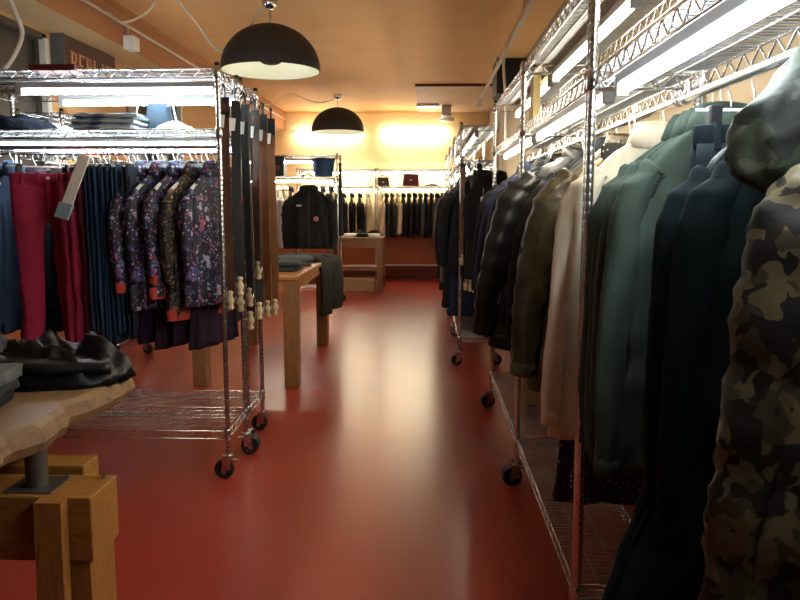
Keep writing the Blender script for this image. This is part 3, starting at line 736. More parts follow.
# mid left rack
jk = jacket('jacket', 'black jacket with round pink badge facing out on the mid left rack', 'jacket', -1.555, 9.40, 1.59, 0, black, L=.80, w=.54, th=.12, SL=.66, seed=50, out=.05, r=.085, collar='fold', front=None, folds=.022, wr=1.5, pockets=True)
part('zip', zip_mesh(.80, .12), black_plastic, jk)
badge_w = paint('badge_white', (.6, .6, .58), .5, .05); badge_p = paint('badge_pink', (.5, .18, .18), .5, .05)
part('chest_patch', MB().box((-.16, -.086, -.235), (-.09, -.06, -.215)).mesh('patch', False), badge_w, jk, label='small white chest patch')
part('badge', MB().rings([[(.10+math.cos(2*PI*j/20)*r_, -.090+dy, -.40+math.sin(2*PI*j/20)*r_) for j in range(20)] for r_, dy in ((.033, .03), (.033, .0), (.028, -.004))]).mesh('badge', True, .6), badge_p, jk, label='round pink and white badge')
hanger('wooden hanger holding the black jacket with pink badge', -1.555, 9.40, 1.685, 0, hanger_wood, 'shoulder', .44, 'clothes hangers')
for i, (xx, m_) in enumerate(((-2.34, ink), (-2.26, white_f), (-2.18, cream), (-2.10, white_f), (-2.02, white_f), (-1.94, cream), (-1.86, black), (-1.42, black), (-1.30, charcoal))):
    on_left('jacket', '%s blouse, %s from the left on the mid left rack' % (CN[id(m_)], ORD[i]), xx, 0.02, .3, rody=9.74, rodz=1.685, hmat=hanger_wood, mat=m_, L=.80, w=.38, th=.07, SL=.55, seed=20+i % 4, out=.02, front=None, collar='fold', group='garments on the mid left rack', name='blouse', cat='blouse')
skirt('scarf', 'dark long scarf hanging on the right end of mid left rack', -1.165, 9.66, 1.95, PI/2, black, L=1.0, w=.16, th=.05, seed=3, cat='scarf', top=.14, straps=False)
# back wall racks
for i in range(9):
    m_ = (taupe, black, cream, black, taupe, ink, black, black, cream)[i]
    on_left('jacket', '%s garment, %s from the left on the left back wall rack' % (CN[id(m_)], ORD[i]), -2.2+i*.145, 0, .25, rody=12.795, rodz=1.63, hmat=hanger_wood, mat=m_, L=.74+.03*(i % 3), w=.36, th=.08, SL=.55, seed=20+i % 4, out=.01, front=None, collar='fold', group='garments on the left back wall rack')
for i in range(14):
    m_ = (cream, dots, dots, beige, black, charcoal, ink, grey_f, ink, charcoal, black, black, charcoal, black)[i]
    on_left('jacket', '%s garment, %s from the left on the right back wall rack' % (CN[id(m_)], ORD[i]), -.80+i*.102, 0, .25, rody=12.795, rodz=1.63, hmat=hanger_wood, mat=m_, L=.70+.03*(i % 3)+(.0 if i < 10 else .09*(i-9)), w=.36, th=.08, SL=.5, seed=20+i % 4, out=.01, front=None, collar='fold', group='garments on the right back wall rack')

# ------------------------------------------------------------------ belts
belt_cols = [('tan', leather('belt_tan', (.20, .085, .03), .5)), ('black', leather('belt_black', (.012, .011, .011), .45)), ('brown', leather('belt_brown', (.085, .035, .016), .5)), ('chestnut', leather('belt_chestnut', (.19, .06, .018), .5)), ('charcoal', leather('belt_charcoal', (.03, .028, .026), .5))]
bone = paint('buckle_cover_ivory', (.62, .50, .30), .5, .06)
def belt(desc, x, y, ztop, L, ci, rz, group, tagged=True):
    root = thing('belt', desc, 'belt', (x, y, ztop), rz, group)
    w = .042
    def strap():
        rs = []
        for i in range(24):
            t = i/23; z = -.085-t*(L-.085); xo = .006*math.sin(t*5+L*9); yo = .004*math.sin(t*7+L*5)
            ww = w*.5*(1 if t < .97 else .75)
            rs.append([(xo-ww, yo-.0022, z), (xo+ww, yo-.0022, z), (xo+ww, yo+.0022, z), (xo-ww, yo+.0022, z)])
        return MB().rings(rs).mesh('strap', False)
    part('strap', cm(('bstrap', round(L, 2)), strap), belt_cols[ci][1], root)
    def hook():
        mb = MB().box((-.022, -.005, -.15), (.022, .005, -.055))
        pts = [(0, .0, -.06), (0, 0, -.02), (0, -.012, .004), (0, -.028, .002), (0, -.032, -.014)]
        return mb.tube(pts, .004, 6).mesh('hook', False)
    part('hook', cm('bhook', hook), black_plastic, root, label='black plastic belt hook')
    def tagm(): return MB().box((-.015, -.012, -.20), (.017, -.009, -.14), Matrix.Rotation(.12, 4, 'Y')).mesh('tag', False)
    if tagged: part('price_tag', cm('btag', tagm), card_white, root)
    def bone_m():
        rs = []
        for t in [i/12 for i in range(13)]:
            r_ = .013+.008*math.cos(2*PI*t)**2 if .05 < t < .95 else .010
            rs.append([(math.cos(2*PI*j/12)*r_, math.sin(2*PI*j/12)*r_*.7, -L-.05+t*.10) for j in range(12)])
        return MB().rings(rs).mesh('cover', True)
    part('buckle_cover', cm(('bone', round(L, 2)), bone_m), bone, root, label='ivory wrapped buckle')
    part('buckle', cm(('bk', round(L, 2)), lambda: MB().tube([(-.022, 0, -L+.02), (.022, 0, -L+.02), (.022, 0, -L-.035), (-.022, 0, -L-.035), (-.022, 0, -L+.02)], .003, 6).mesh('buckle', True)), steel, root)
k = 0
for i in range(20):
    yy = 3.45+i*.039; row_ = (i*7 % 5)/5
    ci = (2, 1, 4, 2, 1, 4, 1, 2, 1, 4, 1, 1, 3, 2, 3, 1, 3, 0, 3, 1)[i]
    L = (1.05, .90, 1.16, .97, 1.10, .86, 1.02, 1.14, .94, 1.07)[(i*3+i//10) % 10]
    belt('%s leather belt, %s counted from the front post of left rack' % (belt_cols[ci][0], ORD[i]), -.975+.10*row_, yy, 1.965-.03*row_, L, ci, .45*math.sin(i*2.4), 'belts on the left rack end')
for i in range(5):
    ci = (0, 1, 2, 1, 4)[i]
    belt('%s leather belt, %s from the aisle on the right belt rack' % (belt_cols[ci][0], ORD[i]), .315+i*.034, 5.945-.012*(i % 2), 1.78-.05*((i*3) % 4), .86+.06*((i*5) % 4), ci, .5*math.sin(i*2), 'belts on the right rack end', False)
for i, (xx, d) in enumerate(((.50, 'black top facing out at the end of the belt rack'), (.62, 'black top half behind the other one at belt rack end'))):
    jacket('top', d, 'top', xx, 5.90+.05*i, 1.62, .3, black, L=.85, w=.30, th=.07, SL=.45, seed=60+i, out=.0, r=.05, front=None, collar='fold', folds=.018, wr=1)
tg = thing('price_tag', 'white price tag hanging on the black top at belt rack end', 'tag', (.475, 5.835, 1.42))
part('tag_card', bx((-.018, -.002, -.04), (.018, .002, .03)), card_white, tg); part('string', MB().tube([(0, 0, .03), (.004, .004, .10)], .0015, 5).mesh('string'), white_plastic, tg)

# ------------------------------------------------------------------ folded goods
def folded(name, label, cat, x, y, z, rz, mat, sx=.30, sy=.36, h=.035, seed=1, group=None, waist=True):
    root = thing(name, label, cat, (x, y, z), rz, group)
    def mk():
        n = 40; rs = []
        for t, k in ((0, .93), (.12, .985), (.35, 1.0), (.65, 1.0), (.88, .985), (1, .93)):
            ring = []
            for j in range(n):
                a = 2*PI*j/n; ux, uy = sup(a, 7)
                d = nz(ux*2+seed, uy*2, t*2)*.010
                ring.append((ux*(sx/2*k+d), uy*(sy/2*k+d), h*t + (nz(ux*1.5, uy*1.5, seed)*.006 if t > .5 else 0)))
            rs.append(ring)
        return MB().rings(rs).mesh('folded', True, 1.0)
    part('body', cm(('fold', sx, sy, h, seed), mk), mat, root)
    if waist:
        part('waistband', cm(('foldw', sx, sy, h), lambda: bevel_box((-sx*.47, -sy*.5-.004, h*.18), (sx*.47, -sy*.5+.03, h*.88), .004)), mat, root)
    return root
def heap(name, label, cat, x, y, z, rz, mat, sx, sy, h, seed, group=None, sleeve=None, pw=2.6, fa=.8):
    root = thing(name, label, cat, (x, y, z), rz, group)
    def mk():
        n = 84; R_ = 26; mb = MB(); rs = []
        for i in range(R_+1):
            t = i/R_; ring = []
            for j in range(n):
                a = 2*PI*j/n
                rr = (1+.16*nz(math.cos(a)*1.4+seed, math.sin(a)*1.4, seed)+.07*nz(math.cos(a)*4, math.sin(a)*4, seed+3))
                px, py = math.cos(a)*sx/2*rr*max(t, .02), math.sin(a)*sy/2*rr*max(t, .02)
                base = (1-t**pw)
                fold = nz(px*7+seed, py*14, seed)*.35 + abs(nz(px*11+py*9+seed, py*6-px*5, 2.0))*.5
                zz = h*base*(.7+fold*fa+(ridge(px*6+seed, py*10+px*5, seed+1)**4-.3)*.30*(fa/.8))
                if t > .97: zz = 0
                ring.append((px, py, max(.0, zz)))
            rs.append(ring)
        return mb.rings(list(reversed(rs)), True, True).mesh('heap', True)
    part('body', cm(('heap', seed, sx, sy, h), mk), mat, root)
    if sleeve:
        def sm():
            pts = [Vector(p) for p in sleeve]; P = []
            for i in range(len(pts)-1):
                for q in range(6): P.append(pts[i].lerp(pts[i+1], q/6))
            P.append(pts[-1]); mb = MB(); n = 14; rs = []
            for i, p in enumerate(P):
                tdir = (P[min(i+1, len(P)-1)]-P[max(i-1, 0)]).normalized(); u = Vector((0, 0, 1)); w_ = tdir.cross(u).normalized()
                r_ = .055*(1-.25*i/len(P))
                rs.append([p+w_*math.cos(2*PI*j/n)*(r_+nz(i*.9, j*.5, seed)*.012)+u*math.sin(2*PI*j/n)*(r_*.5+nz(i*.8, j*.6, seed+4)*.010) for j in range(n)])
            return mb.rings(rs).mesh('sleeve', True)
        part('sleeve', sm(), mat, root)
    return root
tz = .0
# left rack middle shelf
bundle_m = fab('bundle_navy', (.007, .010, .019), spec=.1)
heap('folded_trousers', 'navy trousers lying bundled on the left middle shelf', 'trousers', -2.12, 3.60, 1.762, .1, bundle_m, .50, .28, .10, 3, pw=4, fa=.5)
heap('folded_trousers', 'second navy bundle behind the front navy bundle on the shelf', 'trousers', -2.34, 3.60, 1.762, .2, bundle_m, .30, .26, .10, 5, pw=4, fa=.5)
jean_stripe, nt, b = nmat('jean_fold_stripes')
wv = N(nt, 'ShaderNodeTexNoise', Scale=9.0, Detail=2.0); nt.links.new(coords(nt, scale=(1, 1, 6)), wv.inputs['Vector'])
nt.links.new(ramp(nt, wv.outputs['Fac'], [(.42, (.03, .06, .12)), (.58, (.40, .46, .50))]), b.inputs['Base Color']); b.inputs['Roughness'].default_value = .8
for i in range(3):
    folded('folded_jeans', 'folded pale blue striped jeans, %s from the top of the shelf stack' % ('bottom one', 'middle one', 'top one')[i], 'jeans', -1.60+.01*i, 3.58, 1.762+i*.026, .04*i, jean_stripe, .33, .26, .026, 2+i, 'folded striped jeans')
bag = thing('denim_bag', 'blue denim bag with white rope handles on the left middle shelf', 'bag', (-1.38, 3.66, 1.76))
bden = fab('bag_denim', (.045, .075, .11))
def bagm(w, d, h, seed):
    rs = []
    for i in range(10):
        t = i/9
        rs.append([(sup(2*PI*j/28, 3.5)[0]*(w/2*(1-.12*t)+nz(j*.4, t*3, seed)*.006), sup(2*PI*j/28, 3.5)[1]*(d/2*(1-.35*t)+nz(j*.4, t*3, seed+2)*.006), h*t) for j in range(28)])
    return MB().rings(rs).mesh('bag', True, .9)
part('body', bagm(.13, .10, .15, 1), bden, bag)
for s in (-1, 1):
    part('handle', MB().tube([(s*.06, -.04, .13), (s*.085, -.05, .17), (s*.10, -.05, .08), (s*.12, -.06, .012)], .005, 8).mesh('handle', True), white_plastic, bag, label='white rope handle')
heap('cloth', 'white cloth crumpled beside the denim bag on the shelf', 'cloth', -1.26, 3.54, 1.762, 0, white_f, .20, .16, .05, 8)
part_o = thing('flat_box', 'maroon flat box lying at the front of the left top shelf', 'box', (-1.80, 3.455, 2.034))
mar = paint('maroon_card', (.12, .02, .02), .6, .1)
part('box_body', bevel_box((-.11, -.05, 0), (.11, .05, .022), .003), mar, part_o); part('box_lid', bevel_box((-.113, -.053, .016), (.113, .053, .03), .003), mar, part_o)
# mid left rack: printed box + blue basket
pb = thing('gift_box', 'black box with red lettering on the mid left rack shelf', 'box', (-2.06, 9.62, 1.76))
part('box_body', bevel_box((-.15, -.11, 0), (.15, .11, .24), .005), black_plastic, pb); part('box_lid', bevel_box((-.154, -.114, .20), (.154, .114, .262), .005), black_plastic, pb)
red = paint('print_red', (.5, .05, .03), .6, .05)
mb = MB()
for q, (xx, ww) in enumerate(((-.07, .02), (-.035, .02), (0, .02), (.035, .02), (.065, .02))):
    mb.box((xx-ww/2, -.1135, .085), (xx-ww/2+.008, -.1105, .145))
    if q % 2 == 0: mb.box((xx-ww/2, -.1135, .137), (xx+ww/2+.006, -.1105, .145)).box((xx+ww/2, -.1135, .085), (xx+ww/2+.008, -.1105, .145))
part('lettering', mb.mesh('letters', False), red, pb, label='blurred red lettering')
bk = thing('basket', 'blue textured round basket on the mid left rack shelf', 'basket', (-1.40, 9.70, 1.76))
def basket():
    prof = [(0, 0), (.115, 0), (.125, .02)]+[(.125+.025*i/14+.004*(i % 2), .02+.20*i/14) for i in range(15)]+[(.158, .225), (.158, .245), (.145, .245), (.13, .05), (0, .045)]
    return MB().lathe(prof, 28).mesh('basket', True, .9)
part('body', basket(), fab('basket_blue', (.03, .07, .15), weave=60.0, bs=.8), bk)
part('rim', MB().lathe([(.155, .215), (.165, .22), (.165, .245), (.152, .25), (.145, .235)], 28).mesh('rim', True), fab('basket_rim', (.025, .05, .10)), bk)
part('tuft', MB().tube([(-.16, -.02, .0), (-.20, -.03, .05), (-.26, -.02, .03), (-.30, -.02, .0)], .012, 8).mesh('tuft', True), charcoal, bk)
# back shelf bags
def handbag(label, x, y, z, w, h, mat, rz=0):
    r_ = thing('handbag', label, 'bag', (x, y, z), rz)
    part('body', bagm(w, .12, h, x), mat, r_)
    part('flap', MB().box((-w*.44, -.064, h*.42), (w*.44, -.05, h*.98), Matrix.Rotation(-.10, 4, 'X')).mesh('flap', False), mat, r_)
    part('handle', MB().tube([(w*.25*math.cos(a), 0, h+.05*math.sin(a)-.008) for a in [PI*i/10 for i in range(11)]], .007, 8).mesh('handle', True), mat, r_)
    part('clasp', MB().box((-.02, -.074, h*.42), (.02, -.064, h*.52)).mesh('clasp', False), steel, r_)
red_l = leather('red_leather', (.13, .012, .016), .45)
handbag('dark red handbag on the back wall shelf, right of centre', -.26, 12.80, 2.003-.295, .30, .22, red_l)
handbag('brown handbag on the back wall shelf beside the rack posts', -.76, 12.80, 1.705, .22, .15, leather('dark_brown_leather', (.04, .018, .012), .5))
heap('shoe_pair', 'low dark accessories lying at the right of the back shelf', 'accessory', .12, 12.80, 1.703, 0, charcoal, .30, .16, .05, 4)

# ------------------------------------------------------------------ tables
def table(label, x0, x1, y0, y1, ztop, mtop, mleg, thick=.09, leg=.11, lower=None, name='display_table'):
    root = thing(name, label, 'table', ((x0+x1)/2, (y0+y1)/2, 0))
    hx, hy = (x1-x0)/2, (y1-y0)/2
    part('tabletop', bevel_box((-hx, -hy, ztop-.035), (hx, hy, ztop), .006), mtop, root)
    mb = MB()
    for s in (-1, 1):
        mb.box((-hx+.02, s*(hy-.035)-.015, ztop-thick-.02), (hx-.02, s*(hy-.035)+.015, ztop-.034)); mb.box((s*(hx-.035)-.015, -hy+.02, ztop-thick-.02), (s*(hx-.035)+.015, hy-.02, ztop-.034))
    part('apron', mb.mesh('apron', False), mtop, root)
    for sx_ in (-1, 1):
        for sy_ in (-1, 1):
            cx, cy = sx_*(hx-leg/2-.01), sy_*(hy-leg/2-.01)
            part('leg', cm(('leg', leg, ztop), lambda: bevel_box((-leg/2, -leg/2, 0), (leg/2, leg/2, ztop-.034), .006)), mleg, root, (cx, cy, 0))
    if lower: part('lower_shelf', bevel_box((-hx+.04, -hy+.04, lower-.025), (hx-.04, hy-.04, lower), .005), mtop, root)
    return root
table('orange brown wooden table behind the belts with square legs', -1.78, -.945, 5.16, 6.88, .86, table_wood, leg_wood)
for i, (xx, yy) in enumerate(((-1.52, 5.60), (-1.16, 5.62), (-1.50, 6.15), (-1.16, 6.12))):
    for q in range(2):
        m_ = (grey_f, charcoal, black, grey_f)[i]
        folded('folded_jeans', '%s folded jeans, %s, %s pile on the orange table' % (('grey', 'charcoal', 'black', 'pale grey')[i], ('lower pair', 'upper pair')[q], ('front left', 'front right', 'rear left', 'rear right')[i]), 'jeans', xx+.01*q, yy, .862+q*.036, .12*i-.1+.08*q, m_, .30, .34, .036, 3+i+q, 'jeans folded on the orange table')
# trousers draped over the right edge of the table
drape_m = fab('drape_black_olive', (.020, .017, .012))
dr = thing('draped_trousers', 'dark olive trousers draped over the right edge of the table', 'trousers', (-1.15, 6.62, .87), -.45)
def drape(yo, w, dl, seed):
    path = [(-.22, .02), (-.10, .028), (.05, .03), (.16, .03), (.24, .022), (.285, -.005), (.305, -.06), (.315, -.15), (.318, -.28), (.312, -.40), (.30, -dl)]
    P = []
    for i in range(len(path)-1):
        for q in range(4): P.append([a+(b_-a)*q/4 for a, b_ in zip(path[i], path[i+1])])
    P.append(path[-1]); rs = []; n = 20
    for i, (px, pz) in enumerate(P):
        a_, c_ = P[max(i-1, 0)], P[min(i+1, len(P)-1)]; tx, tz_ = c_[0]-a_[0], c_[1]-a_[1]; l = math.hypot(tx, tz_) or 1; nx, nz_ = -tz_/l, tx/l
        ring = []
        for j in range(n):
            a = 2*PI*j/n; ux, uy = sup(a, 3)
            d = nz(i*.3+seed, ux*2, uy)*.010
            ring.append((px+nx*(uy*.018+d), yo+ux*(w/2+d), pz+nz_*(uy*.018+d)))
        rs.append(ring)
    return MB().rings(rs).mesh('drape', True)
part('leg', drape(-.09, .19, .50, 1), drape_m, dr); part('leg', drape(.085, .19, .46, 2), drape_m, dr)
part('waistband', bevel_box((-.25, -.18, .004), (-.19, .18, .046), .008), drape_m, dr)
# back table
table('dark aged wooden table near the back wall with lower shelf', -1.55, -.66, 10.95, 11.75, .86, dark_table, dark_table, thick=.14, leg=.085, lower=.36, name='side_table')
for i, (xx, m_, d) in enumerate(((-1.2, white_f, 'white folded shirt at left on the back table'), (-1.0, black, 'black folded garment at centre on the back table'), (-.82, white_f, 'white folded shirt at right on the back table'))):
    folded('folded_shirt', d, 'shirt', xx, 11.2, .862, .2*i-.2, m_, .19, .26, .05, 2+i, None, False)
for i, (xx, m_, d) in enumerate(((-1.1, charcoal, 'charcoal garment heaped on the back table behind the white shirts'), (-.84, black, 'black garment heaped at the right rear of the back table'))):
    heap('heaped_garment', d, 'garment', xx, 11.5, .862, .3, m_, .32, .26, .10, 6+i)
bx_ = thing('storage_box', 'tan storage box standing on the floor under the back table', 'box', (-1.12, 11.2, 0))
tanb = paint('tan_card', (.30, .17, .085), .75, .1)
part('box_body', bevel_box((-.32, -.18, 0), (.32, .18, .20), .005), tanb, bx_); part('box_lid', bevel_box((-.325, -.185, .16), (.325, .185, .225), .005), tanb, bx_)

# live-edge slab on a trestle (left foreground)
slab = thing('slab_table', 'live edge wooden slab table top in the left foreground', 'table', (-1.55, 1.6, .65))
def slab_outline(k=0.0):
    pts = []
    right = [(-.98, .62), (-.94, .95), (-.955, 1.18), (-.925, 1.36), (-.95, 1.50), (-.97, 1.56), (-.935, 1.64), (-.945, 1.76), (-.975, 1.83), (-.935, 1.93), (-.925, 2.05), (-.93, 2.16), (-.97, 2.25)]
    top = [(-1.2, 2.28), (-1.5, 2.29), (-1.9, 2.26), (-2.25, 2.2)]
    left = [(-2.3, 1.8), (-2.28, 1.2), (-2.3, .7)]; bot = [(-1.9, .56), (-1.4, .58)]
    src = right+top+left+bot; cx, cy = -1.6, 1.4
    out = []
    for i in range(len(src)):
        a, b_ = Vector(src[i]), Vector(src[(i+1) % len(src)]); n = max(2, int((b_-a).length/.03))
        for q in range(n):
            p = a.lerp(b_, q/n); jg = nz(p.x*9, p.y*9, 3+k)*.022+nz(p.x*28, p.y*28, 1+k)*.012
            out.append((p.x+(p.x-cx)*.0+jg+k*(-1 if p.x > cx else 1), p.y+jg*.6))
    return out
o0, o1, o2, o3 = slab_outline(0.03), slab_outline(.0), slab_outline(.012), slab_outline(.05)
offs = Vector((-1.55, 1.6, .65))
sl_rings = [[(x-offs.x, y-offs.y, z-offs.z) for x, y in o_] for o_, z in ((o3, .775), (o2, .79), (o1, .815), (o2, .846), (o0, .858))]
part('bark_edge', MB().rings(sl_rings[:4], True, False).mesh('edge', False), bark, slab, label='rough darker live edge')
part('tabletop', MB().rings(sl_rings[3:], False, True).mesh('top', False), slab_wood, slab)
iron = metal('dark_iron', (.16, .14, .11), .5, .8)
tr = thing('trestle', 'pine trestle with steel post under the live edge slab', 'trestle', (-1.35, 1.78, 0))
def tl(a, b_): return ((a[0]+1.35, a[1]-1.78, a[2]), (b_[0]+1.35, b_[1]-1.78, b_[2]))
part('crossbeam', bevel_box(*tl((-2.0, 1.69, .475), (-.855, 1.845, .648)), .004), pine, tr)
part('crossbeam', bevel_box(*tl((-2.0, 1.865, .475), (-.958, 1.955, .664)), .004), pine, tr)
def splay(x0, x1, y0, y1, dx, dy, ztop):
    vs = [(x0+dx, y0+dy, 0), (x1+dx, y0+dy, 0), (x1+dx, y1+dy, 0), (x0+dx, y1+dy, 0), (x0, y0, ztop), (x1, y0, ztop), (x1, y1, ztop), (x0, y1, ztop)]
    return MB().add([(a+1.35, b_-1.78, c) for a, b_, c in vs], [(3,2,1,0),(4,5,6,7),(0,1,5,4),(1,2,6,5),(2,3,7,6),(3,0,4,7)]).mesh('leg', False)
part('leg', splay(-.985, -.915, 1.655, 1.69, .02, -.06, .648), pine_leg, tr)
part('leg', splay(-.985, -.87, 1.70, 1.84, .0, .0, .476), pine_leg, tr)
part('leg', splay(-1.07, -.97, 1.87, 1.95, .0, .04, .476), pine_leg, tr)
part('leg', splay(-1.98, -1.87, 1.70, 1.84, -.05, -.02, .476), pine_leg, tr)
part('leg', splay(-1.98, -1.87, 1.87, 1.95, -.05, .04, .476), pine_leg, tr)
part('steel_post', MB().lathe([(0, .0), (.028, 0), (.028, .14), (0, .14)], 20, (.315, -.015, .64)).mesh('spindle', True, .6), iron, tr, label='dark grey steel adjusting post')
part('mounting_plate', bevel_box((.25, -.07, .647), (.38, .045, .652), .002), iron, tr)
for x_ in (.37, .47): part('bolt', MB().lathe([(0, .652), (.007, .652), (.007, .660), (0, .662)], 6, (x_, .042, -.003)).mesh('bolt', False), chrome, tr)
# leather garments on the slab
GL = 'black leather garments on the slab'
ZS = .858
heap('leather_jacket', 'large black leather jacket heaped across the far end of the slab', 'jacket', -1.21, 2.11, ZS, -.10, blk_leather,   .62, .34, .12, 11, GL, sleeve=[(-.25, -.14, .09), (-.05, -.15, .075), (.12, -.12, .06), (.26, -.03, .05)], pw=7, fa=1.1)
heap('leather_jacket', 'second black leather jacket lying at the left middle of the slab', 'jacket', -1.52, 2.0, ZS, .2, blk_leather, .56, .40, .17, 12, GL, sleeve=[(-.2, -.1, .12), (.0, -.17, .10), (.18, -.15, .06)], pw=6, fa=1.1)
heap('leather_jacket', 'third black leather jacket rear left of the slab', 'jacket', -1.95, 1.98, ZS, .4, blk_leather, .6, .4, .20, 13, GL, pw=6, fa=1.1)
for i in range(3):
    folded('folded_jeans', 'grey folded jeans at the slab left edge, %s in the stack' % ('lowest', 'middle', 'topmost')[i], 'jeans', -1.245+.015*(i-1), 1.76, ZS+i*.034, .12+.06*i, (black, charcoal, grey_f)[i], .28, .17, .034, 5+i, 'grey jeans stacked on the slab')

# ------------------------------------------------------------------ bottom shelf goods
pbag = paint('paper_bag', (.55, .48, .30), .8, .06); cbag = paint('clear_bag', (.62, .66, .60), .4, .06)
def carry(label, x, y, z, w, h, mat, d=.1, rz=0, handles=True):
    r_ = thing('carrier_bag', label, 'bag', (x, y, z), rz)
    part('body', bagm(w, d, h, x*3+y), mat, r_)
    if handles:
        for s in (-1, 1): part('handle', MB().tube([(w*.2*math.cos(a), s*d*.25, h+.06*math.sin(a)-.01) for a in [PI*i/8 for i in range(9)]], .003, 6).mesh('handle', True), white_plastic, r_)
carry('pale paper bag on the bottom shelf of the third right rack', .62, 3.98, .249, .16, .22, pbag)
carry('small pale blue bag on the bottom shelf of third right rack', .68, 3.62, .249, .10, .07, paint('pale_blue', (.45, .56, .55), .5, .06), .1, .2, False)
carry('crumpled white bag on the bottom shelf of the second right rack', .70, 2.84, .249, .10, .13, cbag, .12, .3, False)
carry('tan bag on the bottom shelf of the left wall rack', -2.70, 6.1, .249, .22, .22, tanb, .2, .2)

# ------------------------------------------------------------------ sign
sg = thing('wall_sign', 'dark wall sign with copper capital letters above the left rack', 'sign', (-2.90, 5.6, 2.36))
sign_m = paint('sign_brown', (.075, .030, .018), .5, .1); copper = metal('copper_letters', (.85, .42, .25), .35, .6)
part('sign_box', bevel_box((-.055, 0, 0), (.05, .92, .365), .004), sign_m, sg)
part('sign_end', bevel_box((-.056, -.008, .0), (.051, .002, .366), .001), paint('sign_grey', (.10, .10, .095), .6, .1), sg, label='grey end face')
def letter(ch):
    mb = MB(); t = .022; h = .18; w = .10
    def bar(x0, z0, x1, z1, th=t):   # bar in the local (y,z) plane
        d = Vector((x1-x0, z1-z0)); n = Vector((-d.y, d.x)).normalized()*th/2
        q = [(x0+n.x, z0+n.y), (x1+n.x, z1+n.y), (x1-n.x, z1-n.y), (x0-n.x, z0-n.y)]
        mb.add([(0, a, b_) for a, b_ in q]+[(.012, a, b_) for a, b_ in q], [(0,1,2,3),(7,6,5,4),(0,4,5,1),(1,5,6,2),(2,6,7,3),(3,7,4,0)])
    def serif(x, z): bar(x-.022, z, x+.022, z, .010)
    if ch in 'REPL': bar(.02, 0, .02, h); serif(.02, .004); serif(.02, h-.004)
    if ch in 'RP':
        pts = [(.02, h-.006), (.06, h-.006), (.082, h-.02), (.088, h-.045), (.082, h-.07), (.06, h-.086), (.02, h-.086)]
        for a, b_ in zip(pts, pts[1:]): bar(*a, *b_, .014)
    if ch == 'R': bar(.05, h-.086, .092, 0, .02); serif(.095, .004)
    if ch == 'E': bar(.02, .006, .092, .006, .013); bar(.02, h*.52, .075, h*.52, .012); bar(.02, h-.006, .09, h-.006, .013); bar(.09, .0, .09, .035, .009); bar(.088, h, .088, h-.03, .009)
    if ch == 'L': bar(.02, .006, .09, .006, .013); bar(.088, .0, .088, .04, .009)
    if ch == 'A': bar(.005, 0, .05, h, .014); bar(.05, h, .098, 0, .022); bar(.025, h*.36, .08, h*.36, .011); serif(.008, .004); serif(.096, .004)
    if ch == 'Y': bar(.05, 0, .05, h*.48, .02); bar(.05, h*.46, .008, h, .02); bar(.05, h*.46, .094, h, .013); serif(.05, .004); serif(.01, h-.004); serif(.092, h-.004)
    return mb.mesh('letter', False)
for i, ch in enumerate('REPLAY'):
    part('letter', letter(ch), copper, sg, (.05, .085+i*.128, .072))

# ------------------------------------------------------------------ pendant lamps
def pendant(label, x, y):
    r_ = thing('pendant_lamp', label, 'lamp', (x, y, 2.50), 0, 'black dome pendants')
    R_ = .41; Hh = .365
    outer = [(R_*math.sin(a), Hh*math.cos(a)) for a in [PI/2*i/16 for i in range(17)]]
    part('shade', cm('dome_o', lambda: MB().lathe([(0, Hh)]+outer[1:]+[(R_, -.012), (R_-.008, -.012)], 48).mesh('shade', True, .8)), lamp_black, r_)
    part('shade_lining', cm('dome_i', lambda: MB().lathe([((R_-.010)*math.sin(a), (Hh-.012)*math.cos(a)) for a in [.02+(PI/2-.02)*i/16 for i in range(17)]]+[(R_-.009, -.011)], 48).mesh('lining', True)), lamp_inner, r_, label='pale silvery inside of the shade')
    b_ = part('bulb', cm('bulb', lambda: MB().lathe([(0, -.0), (.03, .0), (.055, .03), (.06, .06), (.045, .11), (.025, .15), (.02, .24), (0, .24)], 20, (0, 0, .07)).mesh('bulb', True)), bulb_m, r_)
    part('bulb_cap', cm('bulbcap', lambda: MB().lathe([(0, -.012), (.05, -.010), (.082, .004), (.086, .012), (0, .014)], 24, (0, 0, .055)).mesh('cap', True)), lamp_black, b_, label='dark disc under the bulb')
    part('rod', cm('lrod', lambda: MB().tube([(0, 0, Hh-.01), (0, 0, .54)], .009, 8).mesh('rod', True)), steel, r_)
    part('canopy', cm('canopy', lambda: MB().lathe([(0, .49), (.03, .49), (.058, .52), (.065, .56), (0, .56)], 24).mesh('canopy', True)), chrome, r_, label='small chrome ceiling canopy')
    return r_
pendant('near black dome pendant lamp, larger in view', -1.288, 5.95)
pendant('far black dome pendant lamp near the back wall', -1.355, 11.0)

# ------------------------------------------------------------------ cables, conduits, small ceiling fittings
pipe_m = paint('conduit_grey', (.55, .47, .38), .5, .06); cable_m = paint('cable_cream', (.60, .50, .36), .55, .05)
def spline(pts, n=10):
    P = [Vector(p) for p in pts]; out = []
    for i in range(len(P)-1):
        p0, p1, p2, p3 = P[max(i-1, 0)], P[i], P[i+1], P[min(i+2, len(P)-1)]
        for q in range(n):
            t = q/n; out.append(.5*((2*p1)+(p2-p0)*t+(2*p0-5*p1+4*p2-p3)*t*t+(3*p1-p0-3*p2+p3)*t**3))
    out.append(P[-1]); return out
def cable(name, label, cat, pts, r, mat, smooth=True, group=None):
    p = spline(pts) if smooth else [Vector(q) for q in pts]
    return tag(part(name, MB().tube(p, r, 8).mesh(name, True), mat), label, cat, group)
cable('cable', 'cable looping from the soffit to the near pendant lamp', 'cable', [(-2.0, 5.6, 3.05), (-1.86, 5.75, 2.86), (-1.72, 5.9, 2.66), (-1.55, 5.95, 2.71), (-1.42, 5.95, 2.90), (-1.30, 5.95, 3.05)], .011, cable_m)
